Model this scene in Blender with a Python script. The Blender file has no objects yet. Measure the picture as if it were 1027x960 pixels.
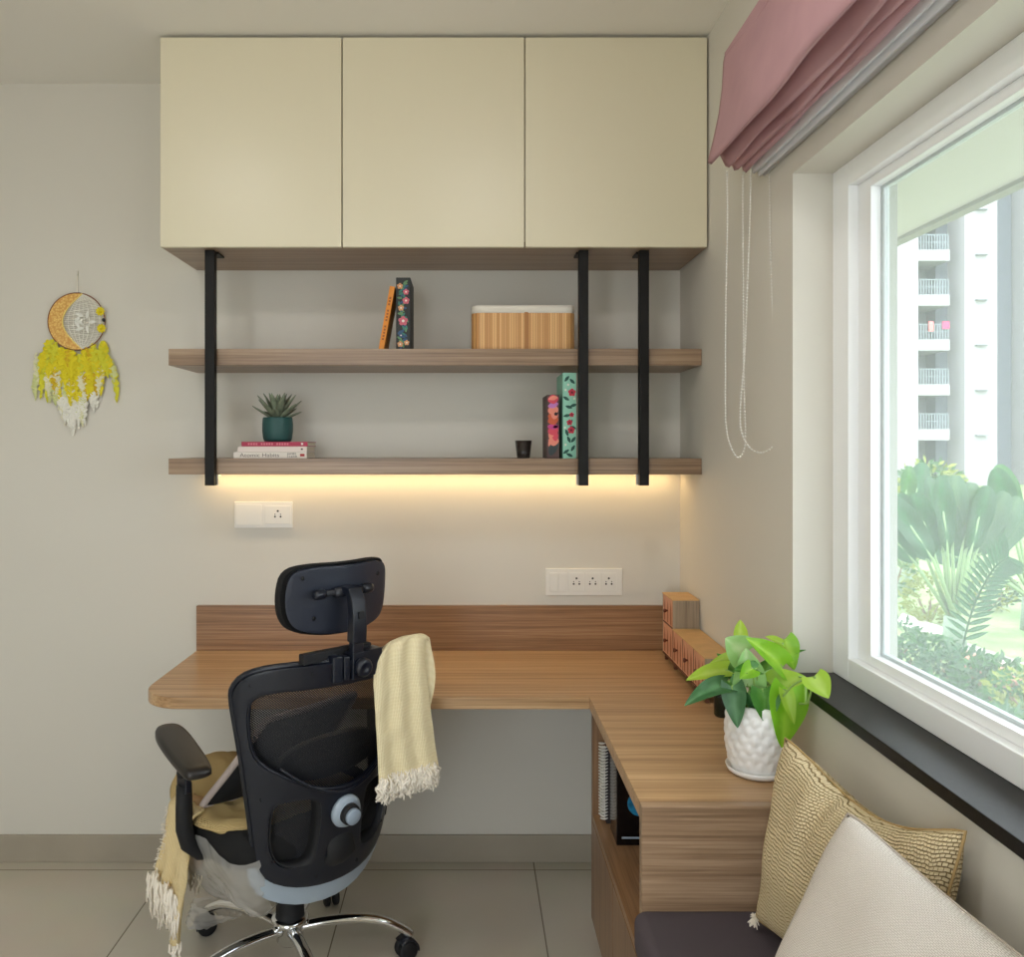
import bpy, bmesh, math, random
from mathutils import Vector, Matrix, noise
from mathutils.geometry import delaunay_2d_cdt
random.seed(7)
PI = math.pi
V = Vector
C = bpy.context.scene.collection
CAM = V((0, 0, 1.444)); FPX = 840.0; CX, CY = 470.0, 447.0
D = 2.85           # back wall
F0 = 0.03          # floor height
WR = 0.7194        # right wall plane
ZC = 2.676         # ceiling

def P(px, py, y):  # photo pixel at a depth -> world point
    return V(((px - CX) * y / FPX, y, CAM.z - (py - CY) * y / FPX))

# ---------------------------------------------------------------- materials
def srgb(r, g, b):
    f = lambda c: (c / 255 / 12.92) if c / 255 <= .04045 else ((c / 255 + .055) / 1.055) ** 2.4
    return (f(r), f(g), f(b), 1)
class NT:
    def __init__(s, name):
        s.m = bpy.data.materials.new(name); s.m.use_nodes = True
        s.t = s.m.node_tree; s.b = s.t.nodes['Principled BSDF']; s.out = s.t.nodes['Material Output']
    def n(s, typ, **kw):
        x = s.t.nodes.new(typ)
        for k, v in kw.items():
            if k in x.inputs: x.inputs[k].default_value = v
            else: setattr(x, k, v)
        return x
    def l(s, a, b): s.t.links.new(a, b)
def mat(name, col, rough=.5, metal=0, bump=0, bscale=200, spec=.5, var=0, vscale=5, **kw):
    t = NT(name); b = t.b
    b.inputs['Base Color'].default_value = col; b.inputs['Roughness'].default_value = rough
    b.inputs['Metallic'].default_value = metal; b.inputs['Specular IOR Level'].default_value = spec
    for k, v in kw.items(): b.inputs[k.replace('_', ' ')].default_value = v
    tc = t.n('ShaderNodeTexCoord')
    if var:
        n = t.n('ShaderNodeTexNoise', Scale=vscale, Detail=4.0); t.l(tc.outputs['Object'], n.inputs['Vector'])
        r = t.n('ShaderNodeValToRGB'); r.color_ramp.elements[0].position = .3; r.color_ramp.elements[1].position = .7
        r.color_ramp.elements[0].color = tuple(c * (1 - var) for c in col[:3]) + (1,)
        r.color_ramp.elements[1].color = tuple(min(1, c * (1 + var)) for c in col[:3]) + (1,)
        t.l(n.outputs['Fac'], r.inputs['Fac']); t.l(r.outputs['Color'], b.inputs['Base Color'])
    if bump:
        n = t.n('ShaderNodeTexNoise', Scale=bscale, Detail=3.0); t.l(tc.outputs['Object'], n.inputs['Vector'])
        bp = t.n('ShaderNodeBump', Strength=bump, Distance=.002); t.l(n.outputs['Fac'], bp.inputs['Height'])
        t.l(bp.outputs['Normal'], b.inputs['Normal'])
    return t.m
def wood(name, dark, mid, light, axis='x', rough=.33, seed=0):
    t = NT(name); b = t.b
    tc = t.n('ShaderNodeTexCoord'); mp = t.n('ShaderNodeMapping')
    sc = {'x': (.55, 34, 34), 'y': (26, .55, 26), 'z': (26, 26, .7)}[axis]
    mp.inputs['Scale'].default_value = sc; mp.inputs['Location'].default_value = (seed, seed * .7, seed * 1.3)
    t.l(tc.outputs['Object'], mp.inputs['Vector'])
    n1 = t.n('ShaderNodeTexNoise', Scale=1.0, Detail=5.0, Roughness=.6, Distortion=.5); t.l(mp.outputs[0], n1.inputs['Vector'])
    mp2 = t.n('ShaderNodeMapping'); mp2.inputs['Scale'].default_value = tuple(c * 5 for c in sc)
    t.l(tc.outputs['Object'], mp2.inputs['Vector'])
    n2 = t.n('ShaderNodeTexNoise', Scale=1.0, Detail=3.0, Roughness=.7); t.l(mp2.outputs[0], n2.inputs['Vector'])
    mx = t.n('ShaderNodeMix', data_type='FLOAT'); mx.inputs[0].default_value = .50
    t.l(n1.outputs['Fac'], mx.inputs[2]); t.l(n2.outputs['Fac'], mx.inputs[3])
    r = t.n('ShaderNodeValToRGB'); cr = r.color_ramp
    cr.elements[0].position = .34; cr.elements[0].color = dark
    cr.elements[1].position = .66; cr.elements[1].color = light
    e = cr.elements.new(.5); e.color = mid
    t.l(mx.outputs[0], r.inputs['Fac']); t.l(r.outputs['Color'], b.inputs['Base Color'])
    b.inputs['Roughness'].default_value = rough
    bp = t.n('ShaderNodeBump', Strength=.06, Distance=.001); t.l(n2.outputs['Fac'], bp.inputs['Height']); t.l(bp.outputs['Normal'], b.inputs['Normal'])
    return t.m
def emit(name, col, s):
    t = NT(name); b = t.b
    b.inputs['Base Color'].default_value = col; b.inputs['Emission Color'].default_value = col; b.inputs['Emission Strength'].default_value = s
    return t.m
def see_through(name, col, alpha, rough=.3, trans=0.0, pattern=None, pscale=300, add_gloss=True):
    """transparent / surface mix; alpha = share of surface"""
    t = NT(name); b = t.b
    b.inputs['Base Color'].default_value = col; b.inputs['Roughness'].default_value = rough
    tr = t.n('ShaderNodeBsdfTransparent'); mx = t.n('ShaderNodeMixShader'); mx.inputs[0].default_value = alpha
    surf = b.outputs[0]
    if trans:
        tl = t.n('ShaderNodeBsdfTranslucent', Color=col); m2 = t.n('ShaderNodeMixShader'); m2.inputs[0].default_value = trans
        t.l(b.outputs[0], m2.inputs[1]); t.l(tl.outputs[0], m2.inputs[2]); surf = m2.outputs[0]
    t.l(tr.outputs[0], mx.inputs[1]); t.l(surf, mx.inputs[2]); t.l(mx.outputs[0], t.out.inputs['Surface'])
    if pattern == 'mesh':
        tc = t.n('ShaderNodeTexCoord'); vals = []
        for ax, rot in ((0, PI / 4), (0, -PI / 4)):
            w = t.n('ShaderNodeTexWave', Scale=pscale); w.wave_type = 'BANDS'; w.bands_direction = 'X'
            mp = t.n('ShaderNodeMapping'); mp.inputs['Rotation'].default_value = (0, 0, rot)
            t.l(tc.outputs['UV'], mp.inputs['Vector']); t.l(mp.outputs[0], w.inputs['Vector']); vals.append(w.outputs['Fac'])
        m = t.n('ShaderNodeMath', operation='MULTIPLY'); t.l(vals[0], m.inputs[0]); t.l(vals[1], m.inputs[1])
        r = t.n('ShaderNodeMapRange'); r.inputs['From Min'].default_value = .25; r.inputs['From Max'].default_value = .75
        r.inputs['To Min'].default_value = 1.0; r.inputs['To Max'].default_value = alpha
        t.l(m.outputs[0], r.inputs[0]); t.l(r.outputs[0], mx.inputs[0])
    return t.m
def weave(name, c1, c2, su, sv, kind='brick', bump=.6, dist=.003, rough=.85):
    t = NT(name); b = t.b; b.inputs['Roughness'].default_value = rough
    b.inputs['Specular IOR Level'].default_value = .2
    tc = t.n('ShaderNodeTexCoord'); mp = t.n('ShaderNodeMapping'); mp.inputs['Scale'].default_value = (su, sv, 1)
    t.l(tc.outputs['UV'], mp.inputs['Vector'])
    nz = t.n('ShaderNodeTexNoise', Scale=.35, Detail=2.0); t.l(mp.outputs[0], nz.inputs['Vector'])
    add = t.n('ShaderNodeMix', data_type='VECTOR'); add.inputs[0].default_value = .0
    va = t.n('ShaderNodeVectorMath', operation='MULTIPLY_ADD'); va.inputs[1].default_value = (.9, .9, 0)
    t.l(nz.outputs['Color'], va.inputs[0]); t.l(mp.outputs[0], va.inputs[2])
    if kind == 'brick':
        br = t.n('ShaderNodeTexBrick', Scale=1.0); br.inputs['Color1'].default_value = (1, 1, 1, 1); br.inputs['Color2'].default_value = (.8, .8, .8, 1)
        br.inputs['Mortar'].default_value = (0, 0, 0, 1); br.inputs['Mortar Size'].default_value = .09; br.inputs['Mortar Smooth'].default_value = 1.0
        br.inputs['Brick Width'].default_value = 1.0; br.inputs['Row Height'].default_value = .5
        t.l(va.outputs[0], br.inputs['Vector']); h = br.outputs['Color']
    elif kind == 'wave':
        w = t.n('ShaderNodeTexWave', Scale=1.0, Distortion=1.2, Detail=2.0); w.bands_direction = 'X'
        t.l(mp.outputs[0], w.inputs['Vector'])
        w2 = t.n('ShaderNodeTexWave', Scale=.8, Distortion=1.0); w2.bands_direction = 'Y'; t.l(mp.outputs[0], w2.inputs['Vector'])
        m = t.n('ShaderNodeMath', operation='MULTIPLY_ADD'); m.inputs[1].default_value = .75
        t.l(w.outputs['Fac'], m.inputs[0])
        m3 = t.n('ShaderNodeMath', operation='MULTIPLY'); m3.inputs[1].default_value = .25; t.l(w2.outputs['Fac'], m3.inputs[0]); t.l(m3.outputs[0], m.inputs[2])
        h = m.outputs[0]
    else:
        w = t.n('ShaderNodeTexVoronoi', Scale=1.0); t.l(mp.outputs[0], w.inputs['Vector']); h = w.outputs['Distance']
    r = t.n('ShaderNodeValToRGB'); r.color_ramp.elements[0].position = .1; r.color_ramp.elements[1].position = .8
    r.color_ramp.elements[0].color = c2; r.color_ramp.elements[1].color = c1
    if kind == 'voro': r.color_ramp.elements[0].color = c1; r.color_ramp.elements[1].color = c2
    t.l(h, r.inputs['Fac']); t.l(r.outputs['Color'], b.inputs['Base Color'])
    bp = t.n('ShaderNodeBump', Strength=bump, Distance=dist); t.l(h, bp.inputs['Height']); t.l(bp.outputs['Normal'], b.inputs['Normal'])
    if kind == 'voro': bp.invert = True
    return t.m

M = {}
M['wall'] = mat('wall_paint', srgb(214, 210, 200), .75, bump=.05, bscale=300)
M['wallr'] = M['wall']
M['ceil'] = mat('ceiling_paint', srgb(238, 236, 231), .8)
M['cream'] = mat('cream_laminate', srgb(222, 214, 188), .33)
M['wood'] = wood('wood_grain_wide', srgb(142, 108, 74), srgb(182, 146, 106), srgb(208, 176, 136), 'x')
M['shelfwood'] = wood('wood_grain_shelf', srgb(112, 90, 70), srgb(146, 120, 96), srgb(172, 147, 121), 'x', seed=3)
M['woodz'] = wood('wood_grain_upright', srgb(98, 74, 54), srgb(130, 100, 74), srgb(154, 122, 92), 'z', seed=5)
M['woody'] = wood('wood_grain_deep', srgb(112, 84, 58), srgb(150, 115, 82), srgb(176, 140, 104), 'y', seed=9)
M['endwood'] = wood('wood_grain_end', srgb(116, 92, 70), srgb(152, 124, 98), srgb(186, 158, 130), 'x', seed=12)
M['black'] = mat('black_metal', srgb(16, 14, 12), .5, bump=.03, spec=.25)
M['chrome'] = mat('polished_chrome', (.78, .79, .8, 1), .09, 1)
M['steel'] = mat('brushed_steel', (.7, .68, .62, 1), .3, 1)
M['plastic'] = mat('black_plastic', srgb(17, 22, 34), .3, bump=.08, bscale=900)
M['plasticd'] = mat('black_soft', srgb(15, 16, 20), .7, bump=.2, bscale=700)
M['armpad'] = mat('arm_pad_rubber', srgb(28, 25, 24), .36, bump=.05, bscale=800)
M['fabricb'] = mat('black_fabric', srgb(12, 12, 14), .9, bump=.4, bscale=900)
M['grey'] = mat('light_grey_plastic', srgb(160, 174, 188), .38)
M['greyk'] = mat('grey_knob_plastic', srgb(150, 164, 180), .3)
M['white'] = mat('white_plastic', srgb(232, 230, 224), .3)
M['slot'] = mat('socket_hole', srgb(25, 20, 18), .6)
M['frame'] = mat('window_frame_white', srgb(248, 250, 252), .35)
M['granite'] = mat('black_granite', srgb(18, 17, 18), .32, var=.5, vscale=120, spec=.18)
M['pot'] = mat('white_ceramic', srgb(236, 235, 234), .28)
M['soil'] = mat('potting_soil', srgb(60, 45, 32), .95, bump=.8, bscale=150)
M['led'] = emit('led_warm_light', (1, .70, .34, 1), 9)
def tilemat():
    t = NT('vitrified_tile'); b = t.b; b.inputs['Roughness'].default_value = .16
    tc = t.n('ShaderNodeTexCoord'); mp = t.n('ShaderNodeMapping'); mp.inputs['Location'].default_value = (.39, -2.79, 0)
    t.l(tc.outputs['Object'], mp.inputs['Vector'])
    br = t.n('ShaderNodeTexBrick', Scale=1.0); br.offset = 0; br.offset_frequency = 1
    br.inputs['Brick Width'].default_value = .61; br.inputs['Row Height'].default_value = .61
    br.inputs['Mortar Size'].default_value = .0022; br.inputs['Mortar Smooth'].default_value = .2
    br.inputs['Color1'].default_value = srgb(200, 193, 178); br.inputs['Color2'].default_value = srgb(203, 196, 181); br.inputs['Mortar'].default_value = srgb(128, 118, 104)
    t.l(mp.outputs[0], br.inputs['Vector'])
    n = t.n('ShaderNodeTexNoise', Scale=6.0, Detail=5.0); t.l(tc.outputs['Object'], n.inputs['Vector'])
    mx = t.n('ShaderNodeMix', data_type='RGBA', blend_type='MULTIPLY'); mx.inputs[0].default_value = .12
    t.l(br.outputs['Color'], mx.inputs[6]); t.l(n.outputs['Color'], mx.inputs[7]); t.l(mx.outputs[2], b.inputs['Base Color'])
    bp = t.n('ShaderNodeBump', Strength=.4, Distance=.001); bp.invert = True; t.l(br.outputs['Fac'], bp.inputs['Height']); t.l(bp.outputs['Normal'], b.inputs['Normal'])
    return t.m
M['tile'] = tilemat()
M['skirt'] = mat('skirting_tile', srgb(164, 155, 140), .25, var=.05)
M['pink'] = mat('mauve_fabric', srgb(184, 144, 150), .85, bump=.3, bscale=700, var=.05, vscale=12)
M['sheer'] = mat('white_sheer_fabric', srgb(222, 224, 230), .8, bump=.2, bscale=600)
M['tan'] = weave('tan_basket_weave', srgb(232, 212, 172), srgb(176, 148, 102), 78, 25, 'brick', bump=1.0, dist=.006)
M['linen'] = weave('white_linen', srgb(232, 224, 216), srgb(186, 174, 162), 75, 75, 'brick', bump=.7, dist=.0015)
M['grape'] = weave('dark_grey_upholstery', srgb(92, 84, 90), srgb(58, 52, 60), 260, 260, 'brick', bump=.4, dist=.0008)
M['cream_knit'] = weave('cream_knit', srgb(246, 234, 198), srgb(230, 213, 168), 13, 20, 'wave', bump=.55, dist=.003)
M['tan_knit'] = weave('mustard_knit', srgb(236, 210, 152), srgb(206, 176, 118), 46, 60, 'wave', bump=.9, dist=.004)
M['hang_knit'] = weave('pale_mustard_knit', srgb(238, 218, 172), srgb(214, 191, 140), 12, 34, 'wave', bump=.55, dist=.003)
M['fringe'] = mat('cream_fringe', srgb(240, 232, 218), .9)
M['mesh'] = see_through('chair_mesh', srgb(22, 24, 30), .34, .6, pattern='mesh', pscale=75)
M['film'] = see_through('plastic_film', srgb(225, 223, 219), .44, .12, trans=.3)
M['glass'] = see_through('window_glass', (.9, .95, .95, 1), .05, .02)
M['screen'] = see_through('insect_screen', srgb(222, 228, 228), .22, .7, trans=.75)
M['votive'] = see_through('smoked_glass', srgb(50, 42, 38), .72, .08)
M['jarglass'] = see_through('dark_green_glass', srgb(18, 28, 18), .8, .06)
M['teal'] = mat('teal_ceramic', srgb(34, 78, 76), .5, bump=.1)
M['succ'] = mat('grey_green_leaf', srgb(122, 132, 110), .5, var=.3, vscale=60)
M['paper'] = mat('book_pages', srgb(222, 212, 192), .8, bump=.5, bscale=400)
M['ply'] = mat('plywood_tan', srgb(206, 166, 112), .5, var=.08, vscale=30)
M['plyedge'] = wood('plywood_grey_side', srgb(120, 104, 88), srgb(150, 134, 114), srgb(172, 156, 136), 'z', rough=.6, seed=2)
M['plydark'] = mat('plywood_burnt_edge', srgb(104, 62, 40), .6)
M['draw'] = mat('drawer_pink', srgb(214, 160, 130), .5, var=.08, vscale=40)
M['drawp'] = mat('drawer_brown_print', srgb(168, 104, 78), .6)
M['knobw'] = mat('dark_wood_knob', srgb(100, 48, 30), .4)

# ---------------------------------------------------------------- mesh helpers
def obj(name, bm, m=None, parent=None, smooth=False, bevel=0, solid=0, mods=()):
    me = bpy.data.meshes.new(name)
    if isinstance(bm, bmesh.types.BMesh):
        bmesh.ops.recalc_face_normals(bm, faces=bm.faces[:]) if not solid else None
        bm.to_mesh(me); bm.free()
    else: me = bm
    o = bpy.data.objects.new(name, me); C.objects.link(o)
    if m is not None:
        for x in (m if isinstance(m, (list, tuple)) else [m]): me.materials.append(x)
    if parent is not None: o.parent = parent; o.matrix_parent_inverse = Matrix.Translation(-parent.location)
    if smooth:
        for p in me.polygons: p.use_smooth = True
    if solid:
        s = o.modifiers.new('solid', 'SOLIDIFY'); s.thickness = solid; s.offset = 0
    if bevel:
        b = o.modifiers.new('bevel', 'BEVEL'); b.width = bevel; b.segments = 2; b.limit_method = 'ANGLE'; b.angle_limit = math.radians(40)
        if smooth is False and bevel:
            for p in me.polygons: p.use_smooth = True
            w = o.modifiers.new('wn', 'WEIGHTED_NORMAL'); w.keep_sharp = True
    return o
def thing(name, label, cat, loc=(0, 0, 0), group=None):
    o = bpy.data.objects.new(name, None); C.objects.link(o); o.location = loc; o.empty_display_size = .05
    o['label'] = label; o['category'] = cat
    if group: o['group'] = group
    return o
def tag(o, label, cat, group=None, kind=None):
    o['label'] = label; o['category'] = cat
    if group: o['group'] = group
    if kind: o['kind'] = kind
    return o
def struct(o, label=None):
    o['kind'] = 'structure'
    if label: o['label'] = label
    return o
def B(*boxes, bm=None):   # each box (x0,x1,y0,y1,z0,z1[,mi])
    bm = bm or bmesh.new()
    for b in boxes:
        x0, x1, y0, y1, z0, z1 = b[:6]
        vs = [bm.verts.new(p) for p in ((x0, y0, z0), (x1, y0, z0), (x1, y1, z0), (x0, y1, z0), (x0, y0, z1), (x1, y0, z1), (x1, y1, z1), (x0, y1, z1))]
        for f in ((3, 2, 1, 0), (4, 5, 6, 7), (0, 1, 5, 4), (1, 2, 6, 5), (2, 3, 7, 6), (3, 0, 4, 7)):
            fc = bm.faces.new([vs[i] for i in f])
            if len(b) > 6: fc.material_index = b[6]
    return bm
def frame_of(d):
    d = d.normalized(); a = V((0, 0, 1)) if abs(d.z) < .9 else V((1, 0, 0))
    u = d.cross(a).normalized(); return u, d.cross(u).normalized()
def tube(path, r, n=10, bm=None, cap=True, squash=None, mi=0, up=None):
    bm = bm or bmesh.new(); path = [V(p) for p in path]
    rs = r if isinstance(r, (list, tuple)) else [r] * len(path)
    rings = []; pu = None
    for i, p in enumerate(path):
        d = (path[min(i + 1, len(path) - 1)] - path[max(i - 1, 0)])
        if d.length < 1e-9: d = V((0, 0, 1))
        d.normalize()
        if up is not None: u = d.cross(V(up)).normalized()
        elif pu is None: u = frame_of(d)[0]
        else: u = (pu - d * pu.dot(d)).normalized()
        pu = u; w = d.cross(u)
        sq = squash or (1, 1)
        rings.append([bm.verts.new(p + u * math.cos(2 * PI * k / n) * rs[i] * sq[0] + w * math.sin(2 * PI * k / n) * rs[i] * sq[1]) for k in range(n)])
    for a, b in zip(rings, rings[1:]):
        for k in range(n):
            f = bm.faces.new((a[k], a[(k + 1) % n], b[(k + 1) % n], b[k])); f.material_index = mi
    if cap:
        bm.faces.new(rings[0][::-1]).material_index = mi; bm.faces.new(rings[-1]).material_index = mi
    return bm
def lathe(prof, c, n=32, bm=None, axis=None, fn=None, mi=0):
    """prof [(r, h)], axis direction (default z); open unless r=0 ends"""
    bm = bm or bmesh.new(); c = V(c); ax = V(axis).normalized() if axis else V((0, 0, 1))
    u, w = frame_of(ax) if axis else (V((1, 0, 0)), V((0, 1, 0)))
    rings = []
    for (r, h) in prof:
        if r < 1e-6: rings.append([bm.verts.new(c + ax * h)])
        else: rings.append([bm.verts.new(c + ax * h + (u * math.cos(2 * PI * k / n) + w * math.sin(2 * PI * k / n)) * (r + (fn(2 * PI * k / n, h) if fn else 0))) for k in range(n)])
    for a, b in zip(rings, rings[1:]):
        for k in range(n):
            k2 = (k + 1) % n
            if len(a) == 1 and len(b) == 1: break
            if len(a) == 1: f = bm.faces.new((a[0], b[k2], b[k]))
            elif len(b) == 1: f = bm.faces.new((a[k], a[k2], b[0]))
            else: f = bm.faces.new((a[k], a[k2], b[k2], b[k]))
            f.material_index = mi
    return bm
def prism(pts, z0, z1, bm=None, mi=0):
    bm = bm or bmesh.new()
    a = [bm.verts.new((x, y, z0)) for x, y in pts]; b = [bm.verts.new((x, y, z1)) for x, y in pts]
    bm.faces.new(a[::-1]).material_index = mi; bm.faces.new(b).material_index = mi; n = len(pts)
    for i in range(n): bm.faces.new((a[i], a[(i + 1) % n], b[(i + 1) % n], b[i])).material_index = mi
    return bm
def surf(fn, nu, nv, bm=None, mi=0, closed_u=False):
    bm = bm or bmesh.new(); uvl = bm.loops.layers.uv.verify()
    g = [[bm.verts.new(fn(i / nu, j / nv)) for i in range(nu + 1)] for j in range(nv + 1)]
    for j in range(nv):
        for i in range(nu):
            f = bm.faces.new((g[j][i], g[j][i + 1], g[j + 1][i + 1], g[j + 1][i])); f.material_index = mi
            for lp, (a, b) in zip(f.loops, ((i, j), (i + 1, j), (i + 1, j + 1), (i, j + 1))): lp[uvl].uv = (a / nu, b / nv)
    return bm
def inside(p, poly):
    c = False; x, y = p; j = len(poly) - 1
    for i in range(len(poly)):
        xi, yi = poly[i]; xj, yj = poly[j]
        if (yi > y) != (yj > y) and x < (xj - xi) * (y - yi) / (yj - yi) + xi: c = not c
        j = i
    return c
def smooth_poly(pts, it=2):
    for _ in range(it):
        q = []
        for i in range(len(pts)):
            a, b = pts[i], pts[(i + 1) % len(pts)]
            q += [(a[0] * .75 + b[0] * .25, a[1] * .75 + b[1] * .25), (a[0] * .25 + b[0] * .75, a[1] * .25 + b[1] * .75)]
        pts = q
    return pts
def panel(outline, holes, mapfn, step=.012, bm=None):
    pts = []; edges = []
    for poly in [outline] + holes:
        k = len(pts); n = len(poly); pts += [V(p) for p in poly]
        edges += [(k + i, k + (i + 1) % n) for i in range(n)]
    xs = [p[0] for p in outline]; ys = [p[1] for p in outline]
    x = min(xs) + step * .37
    while x < max(xs):
        y = min(ys) + step * .41
        while y < max(ys):
            if inside((x, y), outline) and not any(inside((x, y), h) for h in holes):
                if min((V((x, y)) - q).length for q in pts[:sum(len(h) for h in [outline] + holes)]) > step * .45: pts.append(V((x, y)))
            y += step
        x += step
    v, e, f, *_ = delaunay_2d_cdt(pts, edges, [], 0, 1e-6)
    bm = bm or bmesh.new(); uvl = bm.loops.layers.uv.verify()
    vs = [bm.verts.new(mapfn(p[0], p[1])) for p in v]
    for t in f:
        c = sum((v[i] for i in t), V((0, 0))) / len(t)
        if inside(c, outline) and not any(inside(c, h) for h in holes):
            try:
                fc = bm.faces.new([vs[i] for i in t])
                for lp, i in zip(fc.loops, t): lp[uvl].uv = (v[i][0], v[i][1])
            except ValueError: pass
    return bm
def text_mesh(s, size):
    cu = bpy.data.curves.new('lettering', 'FONT'); cu.body = s; cu.size = size; cu.align_x = 'LEFT'; cu.extrude = .0002
    o = bpy.data.objects.new('lettering', cu); C.objects.link(o)
    dg = bpy.context.evaluated_depsgraph_get(); me = bpy.data.meshes.new_from_object(o.evaluated_get(dg))
    bpy.data.objects.remove(o); return me
def rbox(x0, x1, y0, y1, z0, z1, r, bm=None, seg=4):   # box with rounded vertical corners
    pts = []
    for cx, cy, a0 in ((x1 - r, y1 - r, 0), (x0 + r, y1 - r, 90), (x0 + r, y0 + r, 180), (x1 - r, y0 + r, 270)):
        for k in range(seg + 1):
            a = math.radians(a0 + 90 * k / seg); pts.append((cx + r * math.cos(a), cy + r * math.sin(a)))
    return prism(pts, z0, z1, bm)
def leaf(bm, base, tip, width, nrm=(0, -.75, .65), droop=.0, fold=.25, mi=0, heart=True, nt=10, ns=6, curl=0.0, wav=0):
    base, tip = V(base), V(tip); d = tip - base; L = d.length; dn = d / L
    side = dn.cross(V(nrm)).normalized(); n = side.cross(dn).normalized()
    uvl = bm.loops.layers.uv.verify()
    def prof(t):
        if heart == 'paddle': return max(0, 1 - abs(2 * t - 1.05) ** 3.2) ** .6
        if heart: return (math.sin(PI * min(1, t * .90 + .10) ** .60)) ** .75 * (1 - .08 * t)
        return math.sin(PI * min(1, t * .97 + .03) ** .8) ** .8
    g = []
    for j in range(nt + 1):
        t = j / nt; row = []
        w = max(prof(t), .02) * width / 2
        for i in range(ns + 1):
            v = i / ns * 2 - 1
            tt = t - (.16 * abs(v) ** 1.5 * (1 - t) ** 2 if heart is True else 0)
            p = base + dn * L * tt + side * w * v + n * (fold * w * abs(v) * 1.0) + V((0, 0, -1)) * droop * L * tt * tt + n * curl * L * math.sin(PI * t) + n * wav * w * math.sin(t * 9 + v * 2)
            row.append(bm.verts.new(p))
        g.append(row)
    for j in range(nt):
        for i in range(ns):
            f = bm.faces.new((g[j][i], g[j][i + 1], g[j + 1][i + 1], g[j + 1][i])); f.material_index = mi; f.smooth = True
            for lp, (a, b) in zip(f.loops, ((i, j), (i + 1, j), (i + 1, j + 1), (i, j + 1))): lp[uvl].uv = (a / ns, b / nt)
    return bm
def leafmat(name, c1, c2, trans=.3, vein=None):
    t = NT(name); b = t.b; b.inputs['Roughness'].default_value = .38
    tc = t.n('ShaderNodeTexCoord'); sp = t.n('ShaderNodeSeparateXYZ'); t.l(tc.outputs['UV'], sp.inputs[0])
    m = t.n('ShaderNodeMath', operation='SUBTRACT'); m.inputs[1].default_value = .5; t.l(sp.outputs[0], m.inputs[0])
    ab = t.n('ShaderNodeMath', operation='ABSOLUTE'); t.l(m.outputs[0], ab.inputs[0])
    n = t.n('ShaderNodeTexNoise', Scale=25.0, Detail=2.0); t.l(tc.outputs['Object'], n.inputs['Vector'])
    ad = t.n('ShaderNodeMath', operation='MULTIPLY_ADD'); ad.inputs[1].default_value = .7; t.l(n.outputs['Fac'], ad.inputs[0]); t.l(ab.outputs[0], ad.inputs[2])
    r = t.n('ShaderNodeValToRGB'); r.color_ramp.elements[0].position = .33; r.color_ramp.elements[0].color = c2; r.color_ramp.elements[1].position = .6; r.color_ramp.elements[1].color = c1
    t.l(ad.outputs[0], r.inputs['Fac']); t.l(r.outputs['Color'], b.inputs['Base Color'])
    tl = t.n('ShaderNodeBsdfTranslucent'); t.l(r.outputs['Color'], tl.inputs['Color'])
    mx = t.n('ShaderNodeMixShader'); mx.inputs[0].default_value = trans; t.l(b.outputs[0], mx.inputs[1]); t.l(tl.outputs[0], mx.inputs[2]); t.l(mx.outputs[0], t.out.inputs['Surface'])
    return t.m
M['lf_lime'] = leafmat('lime_leaf', srgb(176, 214, 70), srgb(200, 230, 112), .45)
M['lf_bright'] = leafmat('bright_green_leaf', srgb(140, 202, 44), srgb(176, 224, 72), .45)
M['lf_pale'] = leafmat('pale_green_leaf', srgb(168, 214, 140), srgb(205, 232, 180), .4)
M['lf_mid'] = leafmat('mid_green_leaf', srgb(70, 132, 46), srgb(104, 160, 66), .3)
M['lf_dark'] = leafmat('dark_green_leaf', srgb(56, 104, 58), srgb(92, 140, 92), .2)
M['stem'] = mat('pale_green_stem', srgb(150, 185, 100), .5)

# ================================================================ SETTING
GZ_ = -1.2; XL, YB, YF = -2.1, 3.05, -1.7
WY1, WY0, WZ0, WZ1 = 1.859, .30, .941, 2.048       # window opening
struct(obj('floor', B((XL - .1, .952, YF, YB, F0 - .15, F0)), M['tile']))
struct(obj('ceiling', B((XL - .1, .952, YF, YB, ZC, ZC + .15)), M['ceil']))
struct(obj('wall_back', B((XL - .1, .952, D, YB, F0, ZC)), M['wall']))
struct(obj('wall_left', B((XL - .1, XL, YF, D, F0, ZC)), M['wall']))
struct(obj('wall_right', B((WR, .865, WY1, D, F0, ZC), (WR, .865, YF, WY0, F0, ZC), (WR, .865, WY0, WY1, F0, WZ0 - .022), (WR, .865, WY0, WY1, WZ1, ZC)), M['wall']))
struct(obj('wall_exterior', B((.8655, .952, WY1, D, GZ_, ZC), (.8655, .952, YF, WY0, GZ_, ZC), (.8655, .952, WY0, WY1, GZ_, WZ0 - .022), (.8655, .952, WY0, WY1, WZ1, ZC)), mat('exterior_render', srgb(160, 162, 154), .9, bump=.5, bscale=60)))
struct(obj('wall_rear', B((XL, XL + .4, YF, YF + .12, F0, ZC), (-.3, WR, YF, YF + .12, F0, ZC), (XL + .4, -.3, YF, YF + .12, 2.35, ZC)), M['wall']))  # unseen rear wall, with an opening added to let sky light in
struct(obj('baseboard_back', B((XL, WR, D - .010, D, F0, F0 + .092)), M['skirt'], bevel=.002))
struct(obj('baseboard_left', B((XL, XL + .01, YF, D - .01, F0, F0 + .092)), M['skirt'], bevel=.002))
struct(obj('baseboard_right', B((WR - .01, WR, .9, D - .01, F0, F0 + .092)), M['skirt'], bevel=.002))
struct(obj('roof_overhang', B((.952, 1.495, -1.2, 2.92, 2.150, 2.40)), mat('soffit_render', srgb(190, 188, 180), .85, bump=.4, bscale=60)))
struct(obj('overhang_trim', B((1.455, 1.495, -1.2, 2.92, 2.138, 2.1499)), mat('soffit_drip', srgb(140, 139, 132), .8)))
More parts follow.
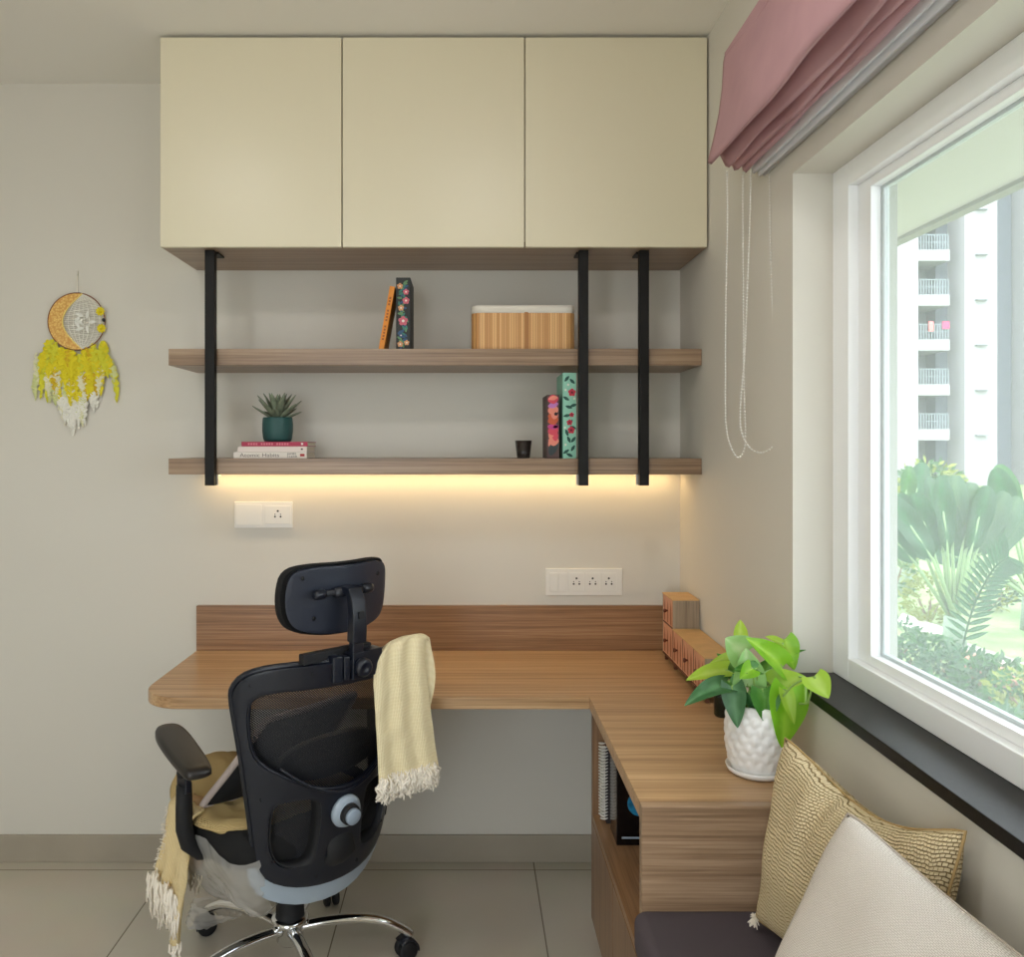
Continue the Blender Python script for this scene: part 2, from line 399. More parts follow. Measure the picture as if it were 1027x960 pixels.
# window sill, frame, sash, glass, screen
struct(obj('trim_1', B((WR - .018, .865, WY0, WY1 - .001, WZ0 - .022, WZ0)), M['granite'], bevel=.002), 'polished black granite window sill')
def ring(x0, x1, ya, yb, za, zb, w, wz=None):
    wz = wz or w
    return B((x0, x1, ya, ya + w, za, zb), (x0, x1, yb - w, yb, za, zb), (x0, x1, ya + w, yb - w, za, za + wz), (x0, x1, ya + w, yb - w, zb - wz, zb))
win = thing('window_1', 'white framed window beside the desk', 'window', (.83, 1.08, WZ0)); win['kind'] = 'structure'
FX = .8078
obj('window_frame', ring(FX, FX + .05, WY0, WY1, WZ0, WZ1, .076, .05), M['frame'], win, bevel=.002)
ya, yb, za, zb = WY0 + .076, WY1 - .076, WZ0 + .05, WZ1 - .05
obj('sash_frame', ring(.828, .850, ya, yb, za, zb, .058, .020), M['frame'], win, bevel=.0015)
obj('screen_frame', ring(.8505, .862, ya + .05, yb - .05, za + .012, zb - .012, .018, .014), mat('sash_seal', srgb(205, 214, 216), .5), win)
obj('glass_pane', B((.838, .841, ya + .05, yb - .05, za + .015, zb - .015)), M['glass'], win)
bm = surf(lambda u, v: V((.856, ya + .06 + u * (yb - ya - .12), za + .02 + v * (zb - za - .04))), 1, 1)
obj('insect_screen', bm, M['screen'], win)

# ================================================================ WALL CABINET
yc = 2.504; cx0, cx1 = -.9240, .7150; cz0, cz1 = 2.040, 2.668
cab = thing('wall_cabinet', 'long cream overhead cabinet with three flat doors under the ceiling', 'cabinet', (0, D - .05, cz0))
obj('carcass', B((cx0, cx1, yc + .02, D, cz0 + .018, cz1)), M['cream'], cab)
obj('bottom_panel', B((cx0, cx1, yc + .019, D, cz0, cz0 + .0175)), M['shelfwood'], cab)
xs = [cx0, P(343, 0, yc).x, P(526.3, 0, yc).x, cx1]
for i in range(3):
    obj('door', B((xs[i] + .0018, xs[i + 1] - .0018, yc, yc + .0185, cz0 - .002, cz1 - .003)), M['cream'], cab, bevel=.0015)
# shelves
for z0, z1, lab in ((1.691, 1.742, 'wooden wall shelf, the upper one, carrying the bamboo basket'), (1.355, 1.404, 'wooden wall shelf, the lower one, with a warm light strip below')):
    tag(obj('wall_shelf', B((-.924, WR - .002, 2.578, D, z0, z1)), M['shelfwood'], bevel=.0012), lab, 'shelf')
rods = ((-.792, 'black square hanging rod beside the pineapple-leaved potted plant and book stack'), (.3475, 'black square hanging rod next to the bamboo basket and mint floral book'), (.532, 'black square hanging rod nearest the window wall'))
for x, lab in rods:
    x += .003
    r = thing('hanging_rod', lab, 'rod', (x, 2.56, 2.038), 'black rods tying the shelves to the cabinet')
    obj('rod_bar', B((x - .0145, x + .0145, 2.549, 2.5775, 1.322, 2.0395)), M['black'], r, bevel=.001)
    obj('top_plate', B((x - .019, x + .019, 2.5780, 2.64, 2.034, 2.0398)), M['black'], r)
    obj('lower_bracket', B((x - .02, x + .018, 2.5778, 2.585, 1.322, 1.3548), (x - .02, x + .018, 2.585, 2.61, 1.350, 1.3548)), M['steel'], r)
ls = thing('led_strip', 'warm glowing light strip under the lower shelf', 'light', (0, 2.80, 1.355))
obj('channel', B((-.88, .69, 2.796, 2.816, 1.3525, 1.3548)), M['white'], ls)
obj('diffuser', B((-.878, .688, 2.798, 2.814, 1.3498, 1.3524)), M['led'], ls)

# ================================================================ SOCKETS
def plate(px0, px1, py0, py1, lab, modules):
    a = P(px0, py0, D); b = P(px1, py1, D); yf = D - .009
    t = thing('switch_plate', lab, 'socket', ((a.x + b.x) / 2, D, b.z))
    obj('cover_plate', B((a.x, b.x, D - .008, D, b.z, a.z)), M['white'], t, bevel=.002)
    for k, (f0, f1, kind) in enumerate(modules):
        x0 = a.x + (b.x - a.x) * f0; x1 = a.x + (b.x - a.x) * f1; h = a.z - b.z; z0 = b.z + h * .16; z1 = a.z - h * .16
        if kind == 'sw':
            obj('rocker_switch', B((x0, x1, yf - .003, yf + .0005, z0, z1)), M['white'], t, bevel=.001)
        elif kind == 'blank':
            obj('module_face', B((x0, x1, yf - .0015, yf + .0005, z0 - h * .06, z1 + h * .06)), M['white'], t, bevel=.001)
        else:
            s = obj('socket_outlet', B((x0, x1, yf - .0015, yf + .0005, z0, z1)), M['white'], t, bevel=.001)
            bm = bmesh.new(); cx = (x0 + x1) / 2; cz = (z0 + z1) / 2
            for dx, dz, r in ((0, .013, .0036), (-.0095, -.006, .0032), (.0095, -.006, .0032), (-.0095, .002, .0018), (.0095, .002, .0018)):
                lathe([(0, 0), (r, 0), (r, .0012), (0, .0012)], (cx + dx, yf - .0012, cz + dz), 12, bm, axis=(0, -1, 0))
            obj('pin_hole', bm, M['slot'], s)
plate(235.5, 294, 503, 529.5, 'small white two-module wall plate below the potted succulent', [(.03, .47, 'blank'), (.53, .97, 'so')])
plate(547, 624, 570, 597, 'long white wall plate with three sockets above the desk backsplash', [(.05, .16, 'sw'), (.165, .275, 'sw'), (.30, .50, 'so'), (.51, .71, 'so'), (.72, .92, 'so')])

# ================================================================ DESK
DF = 2.305; ze, zt = .718, .750
pts = [(WR - .001, D), (-.921, D), (-.921, DF + .125)]
for k in range(9):
    a = math.radians(180 + 90 * k / 8); pts.append((-.796 + .125 * math.cos(a), DF + .125 + .125 * math.sin(a)))
pts += [(.333, DF), (.333, 1.6335), (WR - .001, 1.6335)]
desk = thing('desk', 'L-shaped wooden wall desk with rounded corner and low backsplash', 'desk', (-.1, 2.6, zt))
obj('worktop', prism(pts, ze, zt), M['wood'], desk, bevel=.0015)
bs = obj('backsplash', B((-.921, WR - .001, D - .018, D, zt, .902)), wood('wood_grain_backsplash', srgb(112, 80, 54), srgb(150, 112, 80), srgb(178, 140, 104), 'x', seed=21), desk, bevel=.001)
obj('support_bracket', lathe([(0, 0), (.012, 0), (.012, -.012), (0, -.014)], (-.70, 2.36, ze), 12), M['black'], desk)
# storage unit below
sc = thing('storage_cabinet', 'wooden cabinet with an open shelf under the desk end', 'cabinet', (.52, 1.95, .145))
x0, x1, y0, y1, zb_, zs = .337, WR - .013, 1.615, 2.30, .15, .438
obj('end_panel', B((.333, x1 + .012, y0 - .003, y0 + .018, zb_ - .118, zt)), M['endwood'], sc, bevel=.001)
obj('side_panel', B((x0, x1, y1 - .018, y1, zb_, ze - .0005)), M['woodz'], sc, bevel=.001)
obj('rear_panel', B((x1 - .012, x1, y0 + .018, y1 - .018, zb_, ze - .0005)), M['woody'], sc)
obj('shelf', B((x0 + .001, x1 - .013, y0 + .0185, y1 - .0185, zs - .018, zs)), M['woody'], sc)
obj('bottom_panel', B((x0 + .02, x1 - .013, y0 + .0185, y1 - .0185, zb_, zb_ + .018)), M['woody'], sc)
ym = (y0 + y1) / 2
for a, b in ((y0 + .019, ym - .0015), (ym + .0015, y1 - .0005)):
    obj('door', B((x0, x0 + .0175, a, b if b < ym else y1 - .019, zb_, zs - .0195)), M['woodz'], sc, bevel=.001)
obj('plinth', B((x0 + .06, x1 - .02, y0 + .06, y1 - .06, F0, zb_ - .0005)), M['woodz'], sc)

# things on the open shelf
def spiral_book(yc_, th, cover, lab):
    t = thing('spiral_notebook', lab, 'notebook', (.45, yc_, zs), 'notebooks standing in the open shelf')
    obj('cover', B((.366, .52, yc_ - th / 2, yc_ - th / 2 + .0015, zs + .0005, zs + .212), (.366, .52, yc_ + th / 2 - .0015, yc_ + th / 2, zs + .0005, zs + .212)), cover, t)
    obj('page_block', B((.368, .518, yc_ - th / 2 + .002, yc_ + th / 2 - .002, zs + .002, zs + .210)), M['paper'], t)
    bm = bmesh.new(); path = []
    turns = 24
    for k in range(turns * 10):
        a = 2 * PI * k / 10; path.append((.362 + .010 * math.cos(a), yc_ + (th / 2 + .003) * math.sin(a), zs + .008 + .198 * k / (turns * 10)))
    tube(path, .0018, 5, bm)
    obj('wire_spiral', bm, M['white'], t, smooth=True)
spiral_book(2.262, .012, mat('notebook_brown', srgb(96, 62, 50), .6), 'brown spiral-bound notebook deepest in the open shelf')
spiral_book(2.234, .014, mat('notebook_dark', srgb(40, 32, 34), .6), 'dark spiral-bound notebook between brown notebook and black box')
bx = thing('storage_box', 'glossy black box with a blue round print on the open shelf', 'box', (.45, 2.15, zs))
gl = mat('glossy_black_card', srgb(10, 10, 12), .12)
obj('box_body', B((.372, .56, 2.105, 2.200, zs + .0005, zs + .23)), gl, bx, bevel=.002)
obj('box_edge', B((.373, .3765, 2.201, 2.206, zs + .0005, zs + .228)), M['steel'], bx)
bm = lathe([(0, 0), (.031, 0), (.031, .0008), (0, .0008)], (.430, 2.1049, zs + .106), 32, axis=(0, -1, 0))
obj('round_print', bm, mat('blue_globe_print', srgb(30, 120, 160), .3, var=.7, vscale=40), bx)
obj('print_band', B((.385, .455, 2.1043, 2.1049, zs + .018, zs + .0225)), M['grey'], bx)

# ================================================================ BENCH + CUSHIONS
bn = thing('window_bench', 'low bench with dark grey padded seat below the window', 'bench', (.52, 1.0, F0))
obj('bench_base', B((.345, WR - .012, .35, 1.6115, F0, .46)), M['endwood'], bn, bevel=.002)
def cush(u, v):   # rounded slab profile around x-z, lofted along y, with rounded ends
    return None
bm = bmesh.new()
xa, xb, za_, zb2 = .318, WR - .001, .462, .549
pr = []
r = .022
for cx, cz, a0 in ((xb - .004, zb2 - .004, 0), (xa + r, zb2 - r, 90), (xa + r, za_ + r, 180), (xb - .004, za_ + .004, 270)):
    rr = r if cx < .5 else .004
    for k in range(6):
        a = math.radians(a0 + 90 * k / 5); pr.append((cx + rr * math.cos(a), cz + rr * math.sin(a)))
rings = []; uvl = bm.loops.layers.uv.verify()
ycs = [.36, .365, .38] + [.4 + i * .06 for i in range(20)] + [1.58, 1.60, 1.608, 1.6115]
for j, y in enumerate(ycs):
    e = min(y - .36, 1.6115 - y); k = 1 - .02 * max(0, 1 - e / .02) ** 2
    cxm, czm = (xa + xb) / 2, (za_ + zb2) / 2
    rings.append([bm.verts.new((cxm + (x - cxm) * (1 if x > cxm else k ** .3), y, czm + (z - czm) * (k ** 2))) for x, z in pr])
n = len(pr)
for j in range(len(rings) - 1):
    for i in range(n):
        f = bm.faces.new((rings[j][i], rings[j][(i + 1) % n], rings[j + 1][(i + 1) % n], rings[j + 1][i]))
        for lp, (a, b) in zip(f.loops, ((i, j), (i + 1, j), (i + 1, j + 1), (i, j + 1))):
            vv = lp.vert.co; lp[uvl].uv = (vv.x + vv.z, vv.y)
bm.faces.new(rings[0]); bm.faces.new(rings[-1][::-1])
obj('seat_pad', bm, M['grape'], bn, smooth=True)

def pillow(name, lab, TL, TR, BL, BR, T, m, n=36, pinch=.045, dent=None, seam=None, cat='cushion', corner=None, mback=None, pw=2.4, piping=.0022, rc=.05, sag=0):
    TL, TR, BL, BR = V(TL), V(TR), V(BL), V(BR)
    cen = (TL + TR + BL + BR) / 4
    nrm = (TR - BL).cross(TL - BR).normalized()
    if nrm.y > 0: nrm = -nrm
    def mid(u, v):
        # pull edges inward except at the corners
        a = math.sin(PI * u); b = math.sin(PI * v)
        uu = u + pinch * (1 - 2 * u) * b ** 1.0 * (abs(2 * u - 1) ** 3); vv = v + pinch * (1 - 2 * v) * a * (abs(2 * v - 1) ** 3)
        uu, vv = uu + pinch * (.5 - uu) * 0, vv
        kk = 1 - rc * (abs(2 * u - 1) * abs(2 * v - 1)) ** 7; uu = .5 + (uu - .5) * kk; vv = .5 + (vv - .5) * kk
        return (BL * (1 - uu) + BR * uu) * (1 - vv) + (TL * (1 - uu) + TR * uu) * vv - V((0, 0, sag * math.sin(PI * u ** 1.35) ** 1.3 * v ** 3))
    def thk(u, v):
        a = max(0, 1 - abs(2 * u - 1) ** pw); b = max(0, 1 - abs(2 * v - 1) ** pw)
        h = T * (a * b) ** .45
        return h
    def fn(side):
        def g(u, v):
            p = mid(u, v); h = thk(u, v)
            w = noise.noise(V((u * 3.1, v * 3.1, side * 3 + T * 50))) * .010 * min(1, h / T * 2)
            if dent and side > 0: w -= dent(u, v)
            return p + nrm * (h * side + w * (1 if side > 0 else -1))
        return g
    bm = surf(fn(1), n, n); surf(fn(-1), n, n, bm)
    if mback:
        for f in bm.faces[n * n:]: f.material_index = 1
    bmesh.ops.remove_doubles(bm, verts=bm.verts[:], dist=.0004)
    root = thing(name, lab, cat, cen)
    obj('cushion_cover', bm, [m, mback] if mback else m, root, smooth=True)
    # piping around the seam
    pth = []
    for k in range(4 * 24):
        s = k / 24; e = int(s); t = s - e
        u, v = ((t, 0), (1, t), (1 - t, 1), (0, 1 - t))[e]; pth.append(mid(u, v))
    pth.append(pth[0])
    obj('seam_piping', tube(pth, piping, 6, cap=False), seam or m, root, smooth=True)
    return root, mid
def dent_tan(u, v):
    # fold running down from the top edge
    d1 = math.exp(-(((u - .42) - (1 - v) * -.10) / .035) ** 2) * .020 * math.exp(-((v - .85) / .3) ** 2)
    d2 = math.exp(-(((u - .75)) / .05) ** 2) * .010 * math.exp(-((v - .95) / .15) ** 2)
    return d1 + d2 - math.exp(-(((u - .34)) / .06) ** 2) * .008 * math.exp(-((v - .8) / .3) ** 2)
tp, md = pillow('throw_cushion', 'tan basket-weave cushion leaning against the wall under the window', (.598, 1.585, .893), (.694, 1.165, .908), (.528, 1.545, .572), (.636, 1.15, .575), .058, M['tan'], dent=dent_tan, pinch=.05, rc=.012, sag=.036)
tb = bmesh.new(); c0 = V((.527, 1.541, .572))
for k in range(40):
    d = V((random.uniform(-1, .3), random.uniform(-1, .2), random.uniform(-.6, .8))).normalized(); tube([c0, c0 + d * .009, c0 + d * .014 + V((0, 0, -.003))], [.0018, .0014, .0008], 4, tb)
obj('corner_tassel', tb, M['fringe'], tp)
pillow('throw_cushion', 'plain off-white linen cushion propped in front of the tan one', (.585, 1.295, .885), (.672, .90, .835), (.375, 1.195, .570), (.50, .83, .572), .060, M['linen'], pinch=.02, pw=2.0, rc=.035)

# ================================================================ ROMAN BLIND
YE, YN = 2.03, .25
def zig(profile, amp, nseg=90, ph=0):
    bm = bmesh.new(); uvl = bm.loops.layers.uv.verify(); cols = []
    for j in range(nseg + 1):
        y = YE + (YN - YE) * j / nseg; col = []
        for i, (x, z) in enumerate(profile):
            q = V((y * 4 + ph, i * .35, ph)); e = amp * min(1, i / 2)
            col.append(bm.verts.new((x + noise.noise(q) * e, y + .004 * math.sin(i * 1.3) * (j == 0), z + noise.noise(q + V((5, 3, 1))) * e * 1.2)))
        cols.append(col)
    for a, b in zip(cols, cols[1:]):
        for i in range(len(profile) - 1): bm.faces.new((a[i], a[i + 1], b[i + 1], b[i]))
    return bm
rb = thing('roman_blind', 'folded mauve roman blind above the window', 'blind', (.66, 1.2, 2.394))
prof = [(.650, 2.393), (.6235, 2.392), (.621, 2.37), (.614, 2.31), (.604, 2.25), (.594, 2.19), (.586, 2.145), (.585, 2.128), (.590, 2.124), (.600, 2.145), (.606, 2.170),
        (.612, 2.150), (.622, 2.118), (.627, 2.112), (.633, 2.130), (.636, 2.16), (.641, 2.135), (.646, 2.112), (.650, 2.110), (.655, 2.13), (.657, 2.16), (.661, 2.13), (.665, 2.108), (.669, 2.105), (.672, 2.13), (.672, 2.17), (.672, 2.28)]
obj('fabric_folds', zig(prof, .009), M['pink'], rb, smooth=True, solid=.003)
obj('valance_band', B((.6205, .6245, YN, YE + .002, 2.366, 2.397)), M['pink'], rb, bevel=.001)
obj('head_rail', B((.645, .676, YN, YE - .004, 2.372, 2.392)), M['white'], rb, bevel=.001)
sb = thing('sheer_blind', 'folded white sheer blind behind the mauve blind', 'blind', (.70, 1.2, 2.39))
prof2 = [(.682, 2.36), (.681, 2.16), (.684, 2.125), (.688, 2.104), (.691, 2.102), (.694, 2.13), (.696, 2.145), (.699, 2.12), (.7025, 2.097), (.705, 2.095), (.709, 2.12), (.710, 2.135), (.712, 2.115), (.7145, 2.095), (.7155, 2.12), (.7155, 2.36)]
obj('fabric_folds', zig(prof2, .0012, ph=4), M['sheer'], sb, smooth=True, solid=.0018)
obj('head_rail', B((.683, WR - .001, YN, YE - .004, 2.36, 2.392)), M['white'], sb, bevel=.001)
# bead chains
def catmull(pts, n=8):
    pts = [V(p) for p in pts]; q = [pts[0]] + pts + [pts[-1]]; out = []
    for i in range(1, len(q) - 2):
        for k in range(n):
            t = k / n; a, b, c, d = q[i - 1], q[i], q[i + 1], q[i + 2]
            out.append(.5 * ((2 * b) + (c - a) * t + (2 * a - 5 * b + 4 * c - d) * t * t + (3 * b - a - 3 * c + d) * t ** 3))
    out.append(pts[-1]); return out
def chain(px, y, lab, grp, drift=0):
    path = catmull([P(a, b, y + dy) for a, b, dy in px], 10)
    t = thing('bead_chain', lab, 'chain', path[0], grp)
    obj('cord', tube(path, .0006, 5), M['white'], t)
    bm = bmesh.new(); acc = 0
    for a, b in zip(path, path[1:]):
        L = (b - a).length; s = acc
        while s < L:
            p = a + (b - a) * s / L; m = bmesh.ops.create_icosphere(bm, subdivisions=1, radius=.0025, matrix=Matrix.Translation(p)); s += .0075
        acc = s - L
    obj('bead_string', bm, M['white'], t, smooth=True)
chain([(729, 172, .0), (729.5, 220, 0), (728, 300, 0), (727.5, 370, 0), (728, 425, 0), (733, 448, 0), (740, 459, 0), (746, 452, 0), (747.5, 435, 0), (746, 380, 0), (745.5, 300, 0), (745, 230, 0), (745, 172, 0)], 2.025, 'white bead chain loop hanging closest to the cream cabinet', 'bead chains of the blinds')
chain([(753, 172, 0), (752, 220, 0), (749, 300, 0), (746.5, 360, 0), (743, 400, 0), (742.5, 425, 0), (746, 440, 0), (754, 451, 0), (764, 454, 0), (774, 449, 0), (779, 436, 0), (780, 400, 0), (776, 340, 0), (773, 260, 0), (771.5, 172, 0)], 1.985, 'white bead chain loop hanging closest to the window reveal', 'bead chains of the blinds')

# ================================================================ SHELF OBJECTS
ZL, ZU = 1.404, 1.742; YS = 2.61
def flatcol(n, c, r=.6): return mat(n, c, r)
def flower(bm, x, z, y, r, mi, mc, petals=5):
    for k in range(petals):
        a = 2 * PI * k / petals + .3
        cx, cz = x + r * .55 * math.cos(a), z + r * .55 * math.sin(a)
        vs = [bm.verts.new((cx + r * .42 * math.cos(b), y, cz + r * .42 * math.sin(b))) for b in [2 * PI * i / 10 for i in range(10)]]
        bm.faces.new(vs).material_index = mi
    vs = [bm.verts.new((x + r * .28 * math.cos(b), y - .0002, z + r * .28 * math.sin(b))) for b in [2 * PI * i / 10 for i in range(10)]]
    bm.faces.new(vs).material_index = mc
def leafprint(bm, x, z, y, L, w, ang, mi):
    vs = []
    for i in range(12):
        b = 2 * PI * i / 12; a_, c_ = math.cos(b) * L / 2, math.sin(b) * w / 2 * (1 - .3 * abs(math.cos(b)))
        vs.append(bm.verts.new((x + a_ * math.cos(ang) - c_ * math.sin(ang), y, z + a_ * math.sin(ang) + c_ * math.cos(ang))))
    bm.faces.new(vs).material_index = mi
def clampx(x, x0, x1, r): return max(x0 + r, min(x1 - r, x))
def upright(name, lab, x0, x1, y0, y1, z, h, cover, prints=None, rot=0):
    t = thing(name, lab, 'book', ((x0 + x1) / 2, (y0 + y1) / 2, z))
    c = .0022
    obj('cover', B((x0, x1, y0, y0 + c, z, z + h), (x0, x0 + c, y0 + c, y1, z, z + h), (x1 - c, x1, y0 + c, y1, z, z + h)), cover, t, bevel=.0008)
    obj('page_block', B((x0 + c, x1 - c, y0 + c, y1 - .003, z + .002, z + h - .003)), M['paper'], t)
    if prints:
        bm = bmesh.new(); ms = prints(bm, x0, x1, y0 - .0005, z, h)
        bmesh.ops.recalc_face_normals(bm, faces=bm.faces[:]); obj('spine_print', bm, ms, t)
    return t
def pr_dark(bm, x0, x1, y, z, h):
    w = x1 - x0; rnd = random.Random(3)
    for k in range(46): leafprint(bm, rnd.uniform(x0 + .010, x1 - .010), z + .010 + (h - .020) * k / 46, y - .00002 * k, rnd.uniform(.014, .019), .008, rnd.uniform(0, PI), rnd.choice((0, 1, 4)))
    for fx, fz, r, c in ((.5, .40, .016, 2), (.70, .68, .012, 2), (.35, .58, .010, 3), (.28, .88, .010, 3), (.7, .80, .010, 2), (.3, .08, .010, 3), (.75, .10, .009, 3), (.35, .2, .008, 4)):
        flower(bm, clampx(x0 + w * fx, x0, x1, r), z + h * fz, y - .0014, r, c, 5)
    return [flatcol('print_teal_leaf', srgb(60, 124, 108)), flatcol('print_green_leaf', srgb(100, 142, 96)), flatcol('print_rose', srgb(214, 108, 124)), flatcol('print_peach', srgb(220, 160, 110)), flatcol('print_blue', srgb(50, 84, 120)), flatcol('print_white', srgb(240, 225, 215))]
def pr_mint(bm, x0, x1, y, z, h):
    w = x1 - x0
    for fx, fz, a in ((.3, .93, .9), (.7, .90, 2.4), (.25, .70, 2.6), (.8, .62, .3), (.45, .60, -.3), (.3, .50, .2), (.75, .36, 2.8), (.3, .30, 1.9), (.45, .22, 2.0), (.8, .22, .9), (.25, .08, .6), (.75, .12, 1.0), (.5, .04, 2.7), (.55, .42, .8)):
        leafprint(bm, clampx(x0 + w * fx, x0, x1, .009), z + h * fz, y, .022, .010, a, 0)
    for fx, fz, r in ((.68, .77, .013), (.66, .51, .008), (.5, .42, .010), (.62, .33, .012)):
        flower(bm, clampx(x0 + w * fx, x0, x1, r), z + h * fz, y - .0003, r, 1, 2)
    for fx, fz in ((.2, .8), (.15, .36), (.4, .86), (.85, .7), (.2, .16)): flower(bm, clampx(x0 + w * fx, x0, x1, .004), z + h * fz, y - .0003, .004, 3, 3)
    return [flatcol('print_deep_green', srgb(28, 84, 72)), flatcol('print_red', srgb(214, 60, 82)), flatcol('print_maroon', srgb(110, 22, 40)), flatcol('print_pale', srgb(232, 232, 214))]
def pr_pink(bm, x0, x1, y, z, h):
    w = x1 - x0
    for fx, fz, L, W, a, mi in ((.5, .95, .03, .014, .2, 0), (.5, .84, .034, .020, .3, 1), (.35, .66, .030, .026, 1.5, 2), (.7, .68, .026, .024, 1.4, 0), (.5, .50, .036, .020, 0, 3), (.35, .38, .028, .018, 1.2, 0), (.65, .36, .036, .022, 1.7, 4), (.45, .14, .040, .026, 1.2, 5), (.75, .2, .03, .014, 1.4, 5), (.5, .93, .034, .03, .2, 4), (.5, .76, .034, .034, .3, 0), (.5, .6, .034, .03, .3, 2), (.5, .44, .034, .034, .3, 4), (.5, .28, .034, .034, 1.5, 0), (.7, .5, .016, .01, .3, 1), (.25, .26, .03, .010, 1.3, 0)):
        leafprint(bm, clampx(x0 + w * fx, x0, x1, W * .62 if a > 1 else L * .51), z + h * fz, y - .0001 * (fz * 10), L, W, a, mi)
    flower(bm, x0 + w * .72, z + h * .70, y - .002, .006, 6, 6)
    return [flatcol('print_salmon', srgb(232, 140, 120)), flatcol('print_lilac', srgb(190, 120, 190)), flatcol('print_orange', srgb(206, 92, 56)), flatcol('print_magenta', srgb(200, 66, 140)), flatcol('print_coral', srgb(214, 70, 90)), flatcol('print_slate', srgb(48, 60, 62)), flatcol('print_black', srgb(30, 20, 28))]
s = FPX / YS
X = lambda px: (px - CX) / s
upright('floral_book', 'dark floral book with pink and teal flowers beside the orange book', X(397.2), X(411.5), YS, YS + .16, ZU, .226, flatcol('book_charcoal', srgb(42, 44, 44)), pr_dark)
upright('floral_book', 'tall mint green floral book with red flowers on the lower shelf', X(564.5), X(578), YS, YS + .18, ZL, .267, flatcol('book_mint', srgb(150, 208, 186)), pr_mint)
upright('floral_book', 'shorter pink and orange floral book beside the mint one', X(548.5), X(561), YS, YS + .15, ZL, .198, flatcol('book_brown', srgb(84, 62, 60)), pr_pink)
# leaning orange book
t = thing('leaning_book', 'thin orange book leaning on the dark floral book', 'book', (X(383), YS + .05, ZU))
ang = math.atan2(X(394) - X(383), .19); hh = .200; th = .016
def leanbox(a0, a1, y0, y1, h0, h1):
    bm = B((a0, a1, y0, y1, h0, h1)); rot = Matrix.Rotation(ang, 4, 'Y')
    for v in bm.verts: v.co = rot @ v.co + V((X(379.6), 0, ZU + .0001))
    return bm
oc = mat('orange_cover', srgb(226, 140, 34), .5)
bm = leanbox(0, th, YS, YS + .002, 0, hh); 
for b_ in ((0, .002, YS + .002, YS + .13, 0, hh), (th - .002, th, YS + .002, YS + .13, 0, hh)):
    b2 = leanbox(*b_); me_ = bpy.data.meshes.new('m'); b2.to_mesh(me_); b2.free(); bm.from_mesh(me_); bpy.data.meshes.remove(me_)
zmin = min(v.co.z for v in bm.verts); 
for v in bm.verts: v.co.z += ZU - zmin
obj('cover', bm, oc, t)
bm = leanbox(.0022, th - .0022, YS + .0022, YS + .127, .003, hh - .003)
for v in bm.verts: v.co.z += ZU - zmin
obj('page_block', bm, M['paper'], t)
bm = bmesh.new()
for k in range(14):
    if k in (5, 10): continue
    b2 = leanbox(.005, .011, YS - .0005, YS, .03 + k * .010, .036 + k * .010); me_ = bpy.data.meshes.new('m'); b2.to_mesh(me_); b2.free(); bm.from_mesh(me_); bpy.data.meshes.remove(me_)
for v in bm.verts: v.co.z += ZU - zmin
obj('spine_print', bm, flatcol('print_rust', srgb(150, 74, 20)), t)
# bamboo basket
bk = thing('bamboo_basket', 'rectangular bamboo basket with white fabric lining on the upper shelf', 'basket', (X(524), 2.70, ZU))
bx0, bx1, by0, by1 = X(473), X(577), 2.605, 2.80
def bamboo():
    t = NT('bamboo_slats'); b = t.b; b.inputs['Roughness'].default_value = .45
    tc = t.n('ShaderNodeTexCoord'); sp = t.n('ShaderNodeSeparateXYZ'); t.l(tc.outputs['Object'], sp.inputs[0])
    ad = t.n('ShaderNodeMath', operation='ADD'); t.l(sp.outputs[0], ad.inputs[0]); t.l(sp.outputs[1], ad.inputs[1])
    ml = t.n('ShaderNodeMath', operation='MULTIPLY'); ml.inputs[1].default_value = 1 / .0075; t.l(ad.outputs[0], ml.inputs[0])
    fl = t.n('ShaderNodeMath', operation='FLOOR'); t.l(ml.outputs[0], fl.inputs[0])
    wn = t.n('ShaderNodeTexWhiteNoise', noise_dimensions='1D'); t.l(fl.outputs[0], wn.inputs['W'])
    r = t.n('ShaderNodeValToRGB'); r.color_ramp.elements[0].color = srgb(196, 142, 84); r.color_ramp.elements[1].color = srgb(228, 182, 122); t.l(wn.outputs['Value'], r.inputs['Fac'])
    fr = t.n('ShaderNodeMath', operation='FRACT'); t.l(ml.outputs[0], fr.inputs[0])
    lt = t.n('ShaderNodeMath', operation='LESS_THAN'); lt.inputs[1].default_value = .12; t.l(fr.outputs[0], lt.inputs[0])
    mx = t.n('ShaderNodeMix', data_type='RGBA'); t.l(lt.outputs[0], mx.inputs[0]); t.l(r.outputs['Color'], mx.inputs[6]); mx.inputs[7].default_value = srgb(140, 92, 48)
    t.l(mx.outputs[2], b.inputs['Base Color']); return t.m
def rpoly(x0, x1, y0, y1, r, seg=5):
    pts = []
    for cx, cy, a0 in ((x1 - r, y1 - r, 0), (x0 + r, y1 - r, 90), (x0 + r, y0 + r, 180), (x1 - r, y0 + r, 270)):
        for k in range(seg + 1):
            a = math.radians(a0 + 90 * k / seg); pts.append((cx + r * math.cos(a), cy + r * math.sin(a)))
    return pts
def shell(x0, x1, y0, y1, z0, z1, r, th, bottom=True):
    bm = bmesh.new(); o = rpoly(x0, x1, y0, y1, r); i = rpoly(x0 + th, x1 - th, y0 + th, y1 - th, max(.002, r - th)); n = len(o)
    R_ = [[bm.verts.new((x, y, z)) for x, y in p] for p, z in ((o, z0), (o, z1), (i, z1), (i, z0 + th))]
    for a, b in zip(R_, R_[1:]):
        for k in range(n): bm.faces.new((a[k], a[(k + 1) % n], b[(k + 1) % n], b[k]))
    bm.faces.new(R_[0][::-1]); bm.faces.new(R_[3]); return bm
obj('slatted_wall', shell(bx0, bx1, by0, by1, ZU + .0005, ZU + .118, .03, .004), bamboo(), bk)
